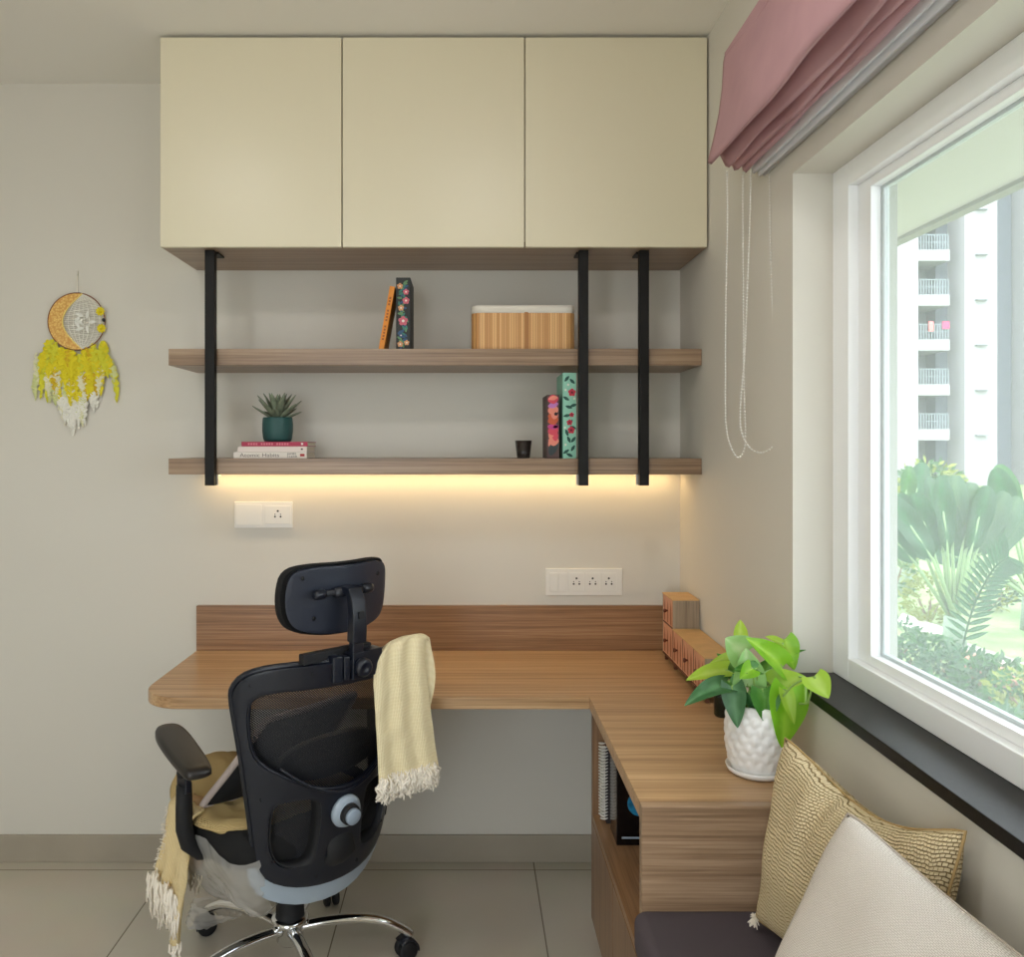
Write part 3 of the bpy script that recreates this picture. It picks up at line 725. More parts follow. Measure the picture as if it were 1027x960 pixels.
bm = shell(bx0 - .001, bx1 + .001, by0 - .001, by1 + .001, ZU + .115, ZU + .1385, .031, .007)
bmesh.ops.subdivide_edges(bm, edges=bm.edges[:], cuts=2)
for v in bm.verts: v.co += V((noise.noise(v.co * 30), noise.noise(v.co * 30 + V((9, 0, 0))), noise.noise(v.co * 22 + V((0, 7, 0))))) * .0016
obj('fabric_lining', bm, mat('white_cotton', srgb(226, 220, 208), .9), bk, smooth=True)
obj('centre_strap', B((X(526), X(529.5), by0 - .0015, by0 + .001, ZU + .001, ZU + .117)), mat('bamboo_strap', srgb(170, 118, 66), .6), bk)
# lying books
def lying(lab, px0, px1, z, h, y0, dep, cover, side_rot=0):
    t = thing('book', lab, 'book', (X((px0 + px1) / 2), y0 + dep / 2, z)); x0, x1 = X(px0), X(px1); c = .0018
    obj('cover', B((x0, x1, y0, y0 + c, z, z + h), (x0, x1, y0 + c, y0 + dep, z, z + c), (x0, x1, y0 + c, y0 + dep, z + h - c, z + h)), cover, t, bevel=.0005)
    obj('page_block', B((x0 + .002, x1 - .002, y0 + c, y0 + dep - .002, z + c, z + h - c)), M['paper'], t)
    return t
bw = mat('book_white', srgb(226, 218, 208), .5)
z = ZL + .0004
b1 = lying('lowest book of the stack, white cover with grey title lettering', 234, 307.5, z, .0195, YS, .15, bw)
b2 = lying('middle book of the stack, plain pinkish white', 238, 307.5, z + .020, .0165, YS + .004, .145, mat('book_blush', srgb(224, 210, 202), .5))
b3 = lying('top book of the stack, crimson cover under the potted succulent', 241.5, 308, z + .037, .0145, YS + .008, .145, mat('book_crimson', srgb(166, 26, 66), .45))
def spine_text(s_, size, px, zz, y, m, par, sx=1):
    me = text_mesh(s_, size); me.transform(Matrix.Translation((X(px), y, zz)) @ Matrix.Rotation(PI / 2, 4, 'X') @ Matrix.Diagonal((sx, 1, 1, 1)))
    obj('title_lettering', me, m, par)
spine_text('Atomic Habits', .0165, 240.5, z + .0045, YS - .0004, mat('ink_grey', srgb(120, 112, 106), .6), b1, 1.28)
spine_text('JAMES', .0085, 288, z + .0112, YS - .0004, mat('ink_dark', srgb(40, 36, 34), .6), b1, 1.25)
spine_text('CLEAR', .0085, 288, z + .0028, YS - .0004, mat('ink_dark2', srgb(40, 36, 34), .6), b1, 1.25)
obj('publisher_mark', B((X(301), X(305.5), YS - .0005, YS, z + .006, z + .014)), flatcol('mark_red', srgb(170, 40, 40)), b1)
obj('publisher_mark', B((X(301.5), X(303.5), YS + .0035, YS + .004, z + .026, z + .031)), flatcol('mark_dark', srgb(50, 40, 44)), b2)
obj('publisher_mark', B((X(301.5), X(303.5), YS + .0075, YS + .008, z + .042, z + .048)), flatcol('mark_white', srgb(235, 230, 225)), b3)
obj('title_lettering', B(*[(X(248 + k * 2.6), X(249.8 + k * 2.6), YS + .0075, YS + .008, z + .0415, z + .0475) for k in range(16) if k not in (4, 10)]), flatcol('ink_rose', srgb(214, 120, 136)), b3)
# succulent
zp = z + .0516
sp_ = thing('potted_succulent', 'spiky grey-green succulent in a teal pot on the book stack', 'plant', (X(278.5), YS + .07, zp))
cc = V((X(278.5) * (YS + .07) / YS, YS + .07, zp)); cc = V((P(278.5, 0, YS + .07).x, YS + .07, zp))
obj('plant_pot', lathe([(0, 0), (.040, 0), (.0455, .010), (.0485, .035), (.0485, .055), (.047, .074), (.0455, .078), (.0425, .078), (.043, .060), (0, .060)], cc, 40), M['teal'], sp_, smooth=True)
obj('soil', lathe([(0, .068), (.0428, .068)], cc, 24), M['soil'], sp_)
bm = bmesh.new()
for k in range(24):
    lay = k / 24; a = k * 2.39996; el = math.radians(18 + 66 * lay); L = .070 + .018 * math.sin(lay * PI)
    d = V((math.cos(a) * math.cos(el), math.sin(a) * math.cos(el), math.sin(el)))
    b0 = cc + V((math.cos(a) * .010, math.sin(a) * .010, .066 + .014 * lay))
    nn = V((-math.cos(a) * math.sin(el), -math.sin(a) * math.sin(el), math.cos(el)))
    leaf(bm, b0, b0 + d * L, .024, nn, droop=-.12 * (1 - lay), fold=.5, heart=False, nt=7, ns=4)
obj('leaf_rosette', bm, M['succ'], sp_, solid=.0025, smooth=True)
# tea light glass
vt = thing('votive_glass', 'small smoked glass candle holder on the lower shelf', 'candle holder', (X(525), 2.66, ZL))
vc = (P(525, 0, 2.66).x, 2.66, ZL + .0003)
obj('glass_cup', lathe([(0, 0), (.019, 0), (.0205, .004), (.0262, .056), (.0246, .056), (.019, .006), (0, .006)], vc, 32, fn=lambda a, h: .0005 * math.cos(a * 16)), M['votive'], vt, smooth=True)
obj('candle', lathe([(0, .0065), (.018, .0065), (.0195, .020), (0, .020)], vc, 24), mat('wax', srgb(90, 76, 66), .6), vt, smooth=True)

# ================================================================ DREAMCATCHER
dc = thing('dreamcatcher', 'round moon dreamcatcher with yellow and white feathers on the wall', 'dreamcatcher', P(78, 273, D - .01))
cR = P(76.7, 322.5, D - .014); R0 = .0965
bm = bmesh.new(); tube([cR + V((R0 * math.cos(a), 0, R0 * math.sin(a))) for a in [2 * PI * k / 64 for k in range(65)]], .0020, 8, bm, cap=False)
obj('hoop', bm, mat('hoop_brown', srgb(120, 66, 40), .6), dc, smooth=True)
# crescent lace
inn_c, inn_r = .048, .083
def cres(side):
    o = []; a0 = math.radians(76); 
    return o
out = [(R0 * math.cos(a), R0 * math.sin(a)) for a in [math.radians(78 + (281 - 78) * k / 40) for k in range(41)]]
p_end, p_st = out[-1], out[0]
inner = [(p_end[0] + (p_st[0] - p_end[0]) * t - .066 * math.sin(PI * t) ** 1.0 + 0 * t, p_end[1] + (p_st[1] - p_end[1]) * t) for t in [k / 30 for k in range(1, 30)]]
bm = panel(out + inner, [], lambda x, z_: cR + V((x, 0, z_)), .006)
lace = NT('crochet_lace'); lb = lace.b; lb.inputs['Roughness'].default_value = .9
tcx = lace.n('ShaderNodeTexCoord'); vo = lace.n('ShaderNodeTexVoronoi', Scale=130.0); lace.l(tcx.outputs['Object'], vo.inputs['Vector'])
rr = lace.n('ShaderNodeValToRGB'); rr.color_ramp.elements[0].color = srgb(246, 216, 132); rr.color_ramp.elements[1].color = srgb(214, 160, 88); rr.color_ramp.elements[1].position = .7
lace.l(vo.outputs['Distance'], rr.inputs['Fac']); lace.l(rr.outputs['Color'], lb.inputs['Base Color'])
obj('crescent_lace', bm, lace.m, dc, solid=.002)
obj('crescent_edge', tube([cR + V((x, -.001, z_)) for x, z_ in [p_end] + inner + [p_st]], .0024, 6), mat('pale_yellow_thread', srgb(240, 216, 130), .8), dc, smooth=True)
# pale web inside
bm = bmesh.new()
for k in range(40):
    t_ = (k + .5) / 40; i = int(t_ * 28); a = math.radians(-79 + 157 * t_)
    tube([cR + V((inner[i][0], 0, inner[i][1])), cR + V((R0 * math.cos(a), 0, R0 * math.sin(a)))], .0010, 4, bm)
for k in range(7):
    f = (k + 1) / 8
    pth = []
    for j in range(29):
        i = j; a = math.radians(-79 + 157 * j / 28); q = V((inner[i][0], 0, inner[i][1])).lerp(V((R0 * math.cos(a), 0, R0 * math.sin(a))), f); pth.append(cR + q)
    tube(pth, .0010, 4, bm)
obj('thread_web', bm, mat('white_thread', srgb(238, 236, 226), .9), dc)
bm = bmesh.new()
for k in range(9):
    a = k * .7; c_ = cR + V((.022 + .02 * math.cos(a), -.004, -.002 + .02 * math.sin(a)))
    leaf(bm, c_, c_ + V((math.cos(a * 2) * .03, -.003, math.sin(a * 2) * .026)), .012, (0, -1, 0), heart=False, nt=5, ns=2)
obj('white_down', bm, mat('white_feather_down', srgb(232, 232, 224), .9), dc, smooth=True)
ym_ = mat('yellow_felt', srgb(226, 208, 30), .8)
for (px, py) in ((101, 312.5), (102, 329.5)):
    bm = bmesh.new(); c_ = P(px, py, D - .018)
    for k in range(9):
        a = 2 * PI * k / 9; leaf(bm, c_, c_ + V((math.cos(a) * .017, -.003, math.sin(a) * .017)), .012, (0, -1, 0), heart=False, nt=4, ns=2, curl=.1)
    lathe([(0, -.006), (.005, -.003), (.005, .001), (0, .001)], c_ + V((0, -.003, 0)), 10, bm, axis=(0, 1, 0))
    obj('flower', bm, ym_, dc, smooth=True)
bm = bmesh.new(); bmesh.ops.create_icosphere(bm, subdivisions=2, radius=.0065, matrix=Matrix.Translation(P(104, 321, D - .016)))
obj('dark_bead', bm, mat('dark_bead', srgb(50, 54, 60), .2), dc, smooth=True)
obj('hanging_cord', tube([P(77.8, 276, D - .005), P(77.5, 285, D - .012), P(77.2, 294, D - .014)], .0011, 6), M['fringe'], dc)
obj('wall_hook', tube([P(78, 272, D), P(78, 273, D - .012), P(78, 275.5, D - .013), P(78, 276, D - .009)], .0016, 8), M['steel'], dc, smooth=True)
rf = random.Random(11)
fy = [mat('feather_yellow', srgb(224, 208, 34), .8), mat('feather_lime', srgb(214, 210, 52), .8), mat('feather_gold', srgb(212, 178, 34), .8), mat('feather_cream', srgb(226, 222, 190), .85), mat('feather_white', srgb(232, 230, 220), .85), mat('feather_pale_lime', srgb(208, 212, 150), .85)]
def feather(bm, base, tip, w, yoff):
    base, tip = V(base), V(tip); d = tip - base; L = d.length; dn = d / L; side = V((dn.z, 0, -dn.x)); curl = rf.uniform(-.25, .25)
    rows = 16; pl = []; q = []
    for j in range(rows + 1):
        t = j / rows; c_ = base + dn * L * t + side * curl * L * .4 * math.sin(PI * t * .7) + V((0, -.004 * math.sin(PI * t) - yoff, 0)); q.append(c_)
        ww = w * .36 * (math.sin(PI * (t * .92 + .06)) ** .7)
        pl.append((c_ - side * ww * rf.uniform(.35, 1.35) - dn * ww * .7, c_ + side * ww * rf.uniform(.35, 1.35) - dn * ww * .7))
    for j in range(rows):
        a = bm.verts.new(q[j]); b = bm.verts.new(q[j + 1]); l1 = bm.verts.new(pl[j][0] + V((0, .002, 0))); l2 = bm.verts.new(pl[j + 1][0] + V((0, rf.uniform(-.003, .004), 0)))
        r1 = bm.verts.new(pl[j][1] + V((0, .002, 0))); r2 = bm.verts.new(pl[j + 1][1] + V((0, rf.uniform(-.003, .004), 0)))
        bm.faces.new((a, b, l2, l1)); bm.faces.new((a, r1, r2, b))
    tube([q[0], q[8], q[-1]], [.0007, .0006, .0003], 4, bm)
# rows of feathers
specs = []
for k in range(30):   # upper yellow
    u = k / 29; px = 44 + 66 * u + rf.uniform(-3, 3); top = 341 + 14 * math.sin(PI * u) + rf.uniform(-4, 4); L = rf.uniform(26, 36)
    specs.append((px + (76 - px) * .18, top, px + (px - 76) * .12, top + L, 12 + rf.uniform(-2, 3), rf.choice((0, 0, 0, 2, 1)) if 4 < k < 25 else rf.choice((1, 1, 0)), .004 + .003 * rf.random()))
for k in range(30):   # middle
    u = k / 29; px = 50 + 54 * u + rf.uniform(-3, 3); top = 362 + 10 * math.sin(PI * u) + rf.uniform(-4, 6); L = rf.uniform(26, 34)
    specs.append((px, top, px + rf.uniform(-4, 4), top + L, 11, rf.choice((0, 0, 2, 5, 3, 0)), .003 + .003 * rf.random()))
for k in range(26):   # lower pale
    u = k / 25; px = 52 + 46 * u + rf.uniform(-3, 3); top = 380 + 14 * math.sin(PI * u) + rf.uniform(-4, 4); L = rf.uniform(28, 36)
    specs.append((px, top, px + rf.uniform(-4, 4), top + L * (.7 + .5 * math.sin(PI * u)), 10, rf.choice((3, 4, 4, 5)), .001 + .002 * rf.random()))
for k in range(10):
    px = rf.choice((38, 41, 44, 47, 100, 105, 108, 112)) + rf.uniform(-2, 2); top = rf.uniform(348, 372)
    specs.append((px, top, px + rf.uniform(-4, 4), top + rf.uniform(24, 40), 9, rf.choice((1, 5, 5, 3)), .001 + .002 * rf.random()))
for (a, b, c_, d_, w, mi, yo) in specs:
    bm = bmesh.new(); feather(bm, P(a, b, D - .010), P(c_, d_, D - .010), w / 294.7, yo); obj('feather', bm, fy[mi], dc)

# ================================================================ MINI DRAWER CHEST
ch = thing('drawer_organiser', 'stepped plywood mini chest of drawers at the wall corner of the desk', 'organiser', (.68, 2.49, zt))
dx0, dx1 = .634, WR - .003; dzb = zt + .020; ylo, ymid, yhi = 2.245, 2.60, 2.735
t_ = .0035; zl, zh = .8755, .9655
obj('top_board', B((dx0 - .002, dx1, ymid - .001, yhi, zh - t_, zh)), M['ply'], ch)
obj('step_board', B((dx0 - .002, dx1, ylo, ymid - .0012, zl - t_, zl)), M['ply'], ch)
obj('end_board', B((dx0, dx1, ymid - .001, ymid + t_, zl - t_, zh - t_), ), M['plyedge'], ch)
obj('end_board', B((dx0, dx1, ylo, ylo + t_, dzb, zl - t_), (dx0, dx1, yhi - t_, yhi, dzb, zh - t_)), M['plyedge'], ch)
obj('rear_board', B((dx1 - t_, dx1, ylo + t_, yhi - t_, dzb, zl - t_), (dx1 - t_, dx1, ymid + t_, yhi - t_, zl - t_, zh - t_)), M['plyedge'], ch)
obj('base_board', B((dx0 - .002, dx1 - t_, ylo + t_, yhi - t_, dzb, dzb + t_)), M['plydark'], ch)
cells = [(ymid + .004, yhi - .004, zl + .001, zh - .005), (ymid + .004, yhi - .004, dzb + .005, zl - .004)]
for k in range(3):
    a = ylo + .004 + k * (ymid - ylo) / 3; cells.append((a, a + (ymid - ylo) / 3 - .006, dzb + .005, zl - .005))
obj('divider', B((dx0, dx1 - t_, ymid - .0005 - .0, ymid + .0028, dzb + t_, zl - t_), (dx0, dx1 - t_, ymid + .0035, yhi - t_, zl - t_, zl), *[(dx0, dx1 - t_, ylo + (ymid - ylo) * k / 3 - .0015, ylo + (ymid - ylo) * k / 3 + .0015, dzb + t_, zl - t_) for k in (1, 2)]), M['plydark'], ch)
for (a, b, z0_, z1_) in cells:
    d_ = obj('drawer', B((dx0 + .0005, dx1 - .008, a, b, z0_, z1_)), M['draw'], ch, bevel=.0008)
    bm = bmesh.new(); h_ = z1_ - z0_; w_ = b - a; cy_ = (a + b) / 2
    for (yy, ww, flip) in ((a + w_ * .18, .12, 1), (b - w_ * .18, .12, -1), (cy_, .10, 1)):
        pts_ = [(yy - w_ * ww * .5, z0_ + h_ * .06), (yy + w_ * ww * .5, z0_ + h_ * .06), (yy + w_ * ww * .5, z0_ + h_ * .62), (yy, z0_ + h_ * .90), (yy - w_ * ww * .5, z0_ + h_ * .62)]
        bm.faces.new([bm.verts.new((dx0 - .0002, p[0], p[1])) for p in pts_])
    obj('front_print', bm, M['drawp'], d_)
    obj('knob', lathe([(0, 0), (.003, 0), (.003, .005), (.0065, .008), (.0065, .013), (0, .015)], (dx0 + .0004, cy_, (z0_ + z1_) / 2), 16, axis=(-1, 0, 0)), M['knobw'], d_, smooth=True)
for yy in (ylo + .015, ymid, yhi - .015):
    obj('foot', B((dx0 + .004, dx0 + .014, yy - .005, yy + .005, zt + .0003, dzb), (dx1 - .014, dx1 - .004, yy - .005, yy + .005, zt + .0003, dzb)), M['plydark'], ch)
# glass jar behind the plant
jr = thing('glass_jar', 'small dark green glass jar behind the white plant pot', 'jar', P(725, 717, 2.165))
jc = (P(725, 0, 2.15).x, 2.15, zt + .0003)
obj('jar_glass', lathe([(0, 0), (.020, 0), (.0225, .004), (.0225, .052), (.021, .060), (.0195, .060), (.0205, .050), (.0205, .005), (0, .005)], jc, 28), M['jarglass'], jr, smooth=True)
obj('jar_rim', lathe([(.0205, .058), (.0225, .060), (.0225, .066), (.0205, .068), (.0185, .066), (.0185, .060), (.0205, .058)], jc, 28), M['jarglass'], jr, smooth=True)

# ================================================================ POTHOS
PY = 1.795
pc = V((P(759, 0, 1.778).x, 1.778, zt + .0004))
pt = thing('potted_pothos', 'bright green pothos in a dimpled white pot beside the window', 'plant', pc)
obj('saucer', lathe([(0, 0), (.050, 0), (.060, .006), (.0645, .016), (.0620, .0165), (.056, .008), (.046, .005), (0, .005)], pc, 48), M['pot'], pt, smooth=True)
def dimple(a, h):
    if h < .02 or h > .150: return 0
    k = 16; row = (h - .02) / .0185; ri = math.floor(row); fr_ = row - ri - .5
    ph = (a * k / (2 * PI) + (.5 if ri % 2 else 0)) % 1 - .5
    d1 = max(0, 1 - abs(ph) * 2.0 - abs(fr_) * .9); return .0038 * d1
prof_ = [(0, .006), (.040, .006), (.048, .009)] + [(.040 + .0245 * math.sin(PI * (.12 + .68 * t)) ** .7, .012 + .136 * t) for t in [k / 44 for k in range(45)]] + [(.0535, .150), (.050, .150), (.051, .130), (0, .130)]
obj('plant_pot', lathe(prof_, pc, 120, fn=dimple), M['pot'], pt, smooth=True)
obj('soil', lathe([(0, .134), (.0505, .134)], pc, 24), M['soil'], pt)
def K(cx, cy, y): return P(650 + cx / 4.364, 580 + cy / 4.364, y)
LV = [ # base, tip, width(crop px), mat, y_base, y_tip, droop, fold, normal
    ((352, 478), (158, 560), 78, 'lf_dark', 1.76, 1.70, .0, .25, (.2, -.45, .9), .14),
    ((350, 405), (165, 448), 70, 'lf_lime', 1.80, 1.78, 0, .25, (0, -.5, .85), .06),
    ((405, 345), (270, 372), 50, 'lf_lime', 1.84, 1.86, 0, .3, (0, -.5, .8), .05),
    ((418, 332), (338, 262), 112, 'lf_pale', 1.79, 1.78, 0, .15, (-.1, -.95, .3), .03),
    ((402, 262), (404, 182), 52, 'lf_lime', 1.86, 1.88, 0, .3, (.1, -.9, .3), 0),
    ((584, 388), (428, 262), 92, 'lf_bright', 1.77, 1.75, 0, .4, (.3, -.9, .5), .05),
    ((436, 470), (428, 305), 110, 'lf_pale', 1.76, 1.75, 0, .3, (0, -1, .2), .03),
    ((478, 400), (372, 404), 50, 'lf_mid', 1.74, 1.73, 0, .4, (0, -.7, .7), .05),
    ((590, 292), (512, 256), 40, 'lf_lime', 1.82, 1.81, 0, .2, (0, -.6, .8), .06),
    ((590, 272), (640, 402), 92, 'lf_bright', 1.83, 1.82, 0, .25, (.3, -.9, .2), .03),
    ((635, 330), (692, 314), 16, 'lf_mid', 1.83, 1.83, 0, .2, (0, -.4, .9), .04),
    ((548, 482), (690, 432), 104, 'lf_lime', 1.76, 1.75, 0, .2, (-.1, -.85, .55), .07),
    ((722, 432), (790, 526), 84, 'lf_lime', 1.66, 1.63, 0, .15, (.1, -.97, .2), .02),
    ((612, 482), (584, 742), 128, 'lf_bright', 1.735, 1.715, 0, .22, (.1, -1, .15), .02),
    ((600, 490), (640, 640), 46, 'lf_lime', 1.725, 1.71, 0, .3, (0, -1, .1), .0),
    ((368, 472), (392, 656), 76, 'lf_dark', 1.745, 1.72, 0, .35, (-.2, -1, .1), .02),
    ((352, 450), (420, 560), 60, 'lf_mid', 1.765, 1.75, 0, .3, (0, -1, .3), .02),
    ((500, 486), (520, 642), 96, 'lf_mid', 1.735, 1.72, 0, .35, (.1, -1, .1), .03),
    ((520, 520), (448, 560), 60, 'lf_dark', 1.77, 1.75, 0, .3, (0, -1, .3), .0),
    ((545, 500), (572, 590), 66, 'lf_lime', 1.74, 1.73, 0, .3, (0, -1, .3), .03),
    ((520, 470), (540, 398), 70, 'lf_pale', 1.80, 1.81, 0, .2, (0, -.9, .3), .03),
    ((430, 440), (300, 330), 60, 'lf_mid', 1.85, 1.87, 0, .3, (0, -.9, .5), .03),
    ((470, 460), (560, 340), 70, 'lf_mid', 1.85, 1.88, 0, .3, (0, -.9, .5), .03),
    ((600, 470), (655, 500), 60, 'lf_lime', 1.80, 1.80, 0, .3, (0, -.9, .5), .03),
    ((380, 420), (425, 470), 60, 'lf_dark', 1.80, 1.78, 0, .3, (0, -.9, .5), .03),
    ((455, 395), (400, 440), 56, 'lf_bright', 1.73, 1.72, 0, .5, (0, -.9, .5), .1),
    ((440, 500), (478, 600), 50, 'lf_dark', 1.76, 1.75, 0, .3, (0, -1, .2), .0),
]
stems = bmesh.new(); top0 = pc + V((0, 0, .130))
for (b_, t2, w, mm, yb_, yt, dr, fo, nn, cu) in LV:
    bm = bmesh.new(); p0 = K(b_[0], b_[1], yb_); p1 = K(t2[0], t2[1], yt)
    leaf(bm, p0, p1, w / 4.364 / 466 * 1.38, nn, droop=dr, fold=fo, curl=cu, wav=.05, nt=14, ns=8)
    obj('leaf', bm, M[mm], pt, smooth=True)
    root = top0 + V(((p0.x - pc.x) * .25, (p0.y - pc.y) * .25, 0)); mid_ = root.lerp(p0, .5) + V((0, 0, .02))
    if p0.z < top0.z + .01: mid_ = root.lerp(p0, .5) + V((0, -.005, .035))
    tube(catmull([root, mid_, p0, p0 + (p1 - p0) * .1], 6), [.0022] * 12 + [.0016] * 7, 6, stems)
# long looping petiole of the leaf by the sill
tube(catmull([K(560, 500, 1.79), K(620, 540, 1.76), K(690, 548, 1.70), K(706, 520, 1.68), K(722, 455, 1.66), K(724, 436, 1.66)], 8), .0024, 6, stems)
tube(catmull([K(690, 545, 1.70), K(690, 500, 1.72), K(684, 440, 1.74), K(660, 430, 1.75)], 8), .0022, 6, stems)
obj('stem', stems, M['stem'], pt, smooth=True)

# ================================================================ OFFICE CHAIR
HUB = V((-.484, 2.270, 0)); th_ = math.radians(43)
Rv = V((math.cos(th_), math.sin(th_), 0)); Fv = V((-math.sin(th_), math.cos(th_), 0)); Uv = V((0, 0, 1))
def L(u, f, z): return HUB + Rv * u + Fv * f + V((0, 0, z))
def bf(u, z): return -.25 - .19 * (z - .54) + 2.0 * u * u
chair = thing('office_chair', 'black mesh-back swivel office chair with headrest in front of the desk', 'chair', (HUB.x, HUB.y, F0))
def back_at(off=0): return lambda u, z: L(u, bf(u, z) + off, z)
half = [(0, .930), (.10, .929), (.17, .926), (.215, .918), (.243, .902), (.257, .875), (.2575, .85), (.245, .78), (.230, .70), (.217, .62), (.205, .55), (.194, .48), (.184, .425), (.162, .388), (.115, .366), (.06, .357), (0, .355)]
def sym(h): return h + [(-x, z) for x, z in h[::-1] if x > 1e-6]
outl = smooth_poly(sym(half), 1)
winp = smooth_poly(sym([(0, .874), (.12, .872), (.20, .866), (.226, .852), (.232, .83), (.228, .77), (.217, .715), (.196, .682), (.15, .650), (.10, .622), (.05, .605), (0, .600)]), 1)
def hole(sg): return smooth_poly([(sg * x, z) for x, z in ((.075, .592), (.15, .592), (.172, .575), (.172, .50), (.160, .445), (.135, .418), (.085, .412), (.062, .432), (.060, .56))], 2)
obj('back_frame', panel(outl, [winp, hole(1), hole(-1)], back_at(0), .011), M['plastic'], chair, smooth=True, solid=.018, bevel=.004)
obj('back_rim', tube([back_at(.012)(x, z) for x, z in outl + outl[:1]], .0085, 8, cap=False), M['plastic'], chair, smooth=True)
obj('window_lip', tube([back_at(-.004)(x, z) for x, z in winp + winp[:1]], .0042, 8, cap=False), M['plastic'], chair, smooth=True)
obj('window_lip', tube([back_at(-.010)(x, z) for x, z in [(.2 * k / 12 - .1 + .0, .600 + .0) for k in range(0)] + [(u, .592 + 2.6 * abs(u) ** 1.9) for u in [(-.165 + .33 * k / 24) for k in range(25)]]], .0035, 8), M['plastic'], chair, smooth=True)
mesh_out = smooth_poly(sym([(x * 1.0, z) for x, z in [(0, .90), (.12, .90), (.20, .895), (.235, .87), (.235, .80), (.22, .68), (.2, .58), (.185, .46), (.15, .40), (0, .385)]]), 1)
bm = panel(mesh_out, [], lambda u, z: L(u, bf(u, z) + .028 - 0 * u, z), .02)
obj('back_mesh', bm, M['mesh'], chair, smooth=True)
for sg in (1, -1):
    hp = hole(sg); cxh = sum(p[0] for p in hp) / len(hp); czh = sum(p[1] for p in hp) / len(hp); bm = bmesh.new()
    a_ = [bm.verts.new(back_at(-.009)(x, z)) for x, z in hp]; b_ = [bm.verts.new(back_at(.030)(cxh + (x - cxh) * .93, czh + (z - czh) * .93)) for x, z in hp]
    for i in range(len(hp)): bm.faces.new((a_[i], a_[(i + 1) % len(hp)], b_[(i + 1) % len(hp)], b_[i]))
    obj('recess_wall', bm, M['plasticd'], chair, smooth=True, solid=.003)
# grey lower shell
gout = [(x * .99, z) for x, z in ((.196, .462), (.202, .412), (.186, .360), (.142, .324), (.075, .303), (0, .297))]
ginn = [(0, .375), (.06, .377), (.12, .388), (.155, .408), (.178, .462)]
go = smooth_poly(sym(gout[::-1])[0:0] + [(x, z) for x, z in ([(-a, b) for a, b in gout] + [(a, b) for a, b in gout[::-1][1:]] + [(a, b) for a, b in ginn[::-1]] + [(-a, b) for a, b in ginn[1:]])], 1)
obj('lower_shell', panel(go, [], lambda u, z: L(u, bf(u, z) + .012 + .10 * max(0, (.375 - z)) ** 1.0, z), .012), M['grey'], chair, smooth=True, solid=.016, bevel=.003)
# screws
bm = bmesh.new()
for u, z in ((-.235, .885), (-.12, .908), (-.218, .755), (-.196, .60), (-.162, .44), (-.06, .382), (.06, .382), (.162, .44), (.218, .755)):
    c_ = back_at(-.0095)(u, z); lathe([(0, 0), (.0045, 0), (.0045, -.0025), (.002, -.001), (0, -.001)], c_, 12, bm, axis=Fv)
obj('screw', bm, M['plasticd'], chair, smooth=True)
# tension knob
kc = back_at(-.010)(-.002, .541)
kn = obj('tension_knob', lathe([(0, 0), (.040, 0), (.041, -.008), (.037, -.016), (.028, -.019), (0, -.019)], kc, 40, axis=Fv + V((0, 0, .15))), M['grey'], chair, smooth=True)
obj('knob_collar', lathe([(0, -.018), (.026, -.018), (.026, -.030), (.023, -.033), (0, -.033)], kc, 36, axis=Fv + V((0, 0, .15))), M['plasticd'], kn, smooth=True)
obj('knob_cap', lathe([(0, -.032), (.020, -.032), (.020, -.042), (.017, -.045), (0, -.046)], kc, 32, axis=Fv + V((0, 0, .15))), M['greyk'], kn, smooth=True)
# lumbar support seen through the mesh
lo = smooth_poly(sym([(0, .72), (.08, .715), (.14, .69), (.15, .66), (.13, .63), (.06, .612), (0, .61)]), 2)
obj('lumbar_support', panel(lo, [], lambda u, z: L(u, bf(u, z) + .05 + .02 * math.cos(u * 12), z), .012), M['plastic'], chair, smooth=True, solid=.02, bevel=.005)
obj('lumbar_slot', tube([L(u, bf(u, .67) + .033, .665 + .6 * u * u) for u in [-.1 + .2 * k / 12 for k in range(13)]], [.004] * 13, 6), M['plasticd'], chair, smooth=True)
# top clamp block and headrest stem
def lbox(u0, u1, f0, f1, z0, z1, bm=None, fo=0):
    bm = bm or bmesh.new()
    vs = [bm.verts.new(L(u, f + (bf(u, (z0 + z1) / 2) if fo else 0), z)) for u, f, z in ((u0, f0, z0), (u1, f0, z0), (u1, f1, z0), (u0, f1, z0), (u0, f0, z1), (u1, f0, z1), (u1, f1, z1), (u0, f1, z1))]
    for f in ((3, 2, 1, 0), (4, 5, 6, 7), (0, 1, 5, 4), (1, 2, 6, 5), (2, 3, 7, 6), (3, 0, 4, 7)): bm.faces.new([vs[i] for i in f])
    return bm
bm = lbox(-.078, -.054, -.016, .02, .880, .943, fo=1); lbox(-.050, -.034, -.014, .018, .884, .940, bm, 1); lbox(-.030, .062, -.018, .022, .882, .946, bm, 1)
obj('clamp_block', bm, M['plastic'], chair, bevel=.003)
obj('hanger_plate', lbox(-.13, .02, .022, .05, .928, .952, fo=0), M['plasticd'], None) if 0 else None
obj('hanger_bar', lbox(-.145, .05, bf(0, .93) + .022, bf(0, .93) + .045, .930, .955), M['plasticd'], chair, bevel=.003)
kx = L(-.008, bf(0, .91) - .018, .912)
obj('headrest_knob', lathe([(0, 0), (.020, 0), (.022, -.006), (.022, -.016), (.016, -.022), (.008, -.018), (0, -.017)], kx, 32, axis=Fv), M['plastic'], chair, smooth=True)
f9 = bf(0, .93)
stemp = [L(.0, f9 + .006, .925), L(0, f9 + .000, .965), L(0, f9 - .004, 1.00), L(0, f9 - .001, 1.04), L(0, f9 + .012, 1.072), L(0, f9 + .034, 1.090)]
obj('headrest_stem', tube(stemp[:3], [.0215, .0215, .0215], 4, squash=(1.0, .62), up=Fv) if 0 else lbox(-.028, .004, f9 - .010, f9 + .010, .93, .99), M['plastic'], chair, bevel=.003)
bm = bmesh.new(); secs = []
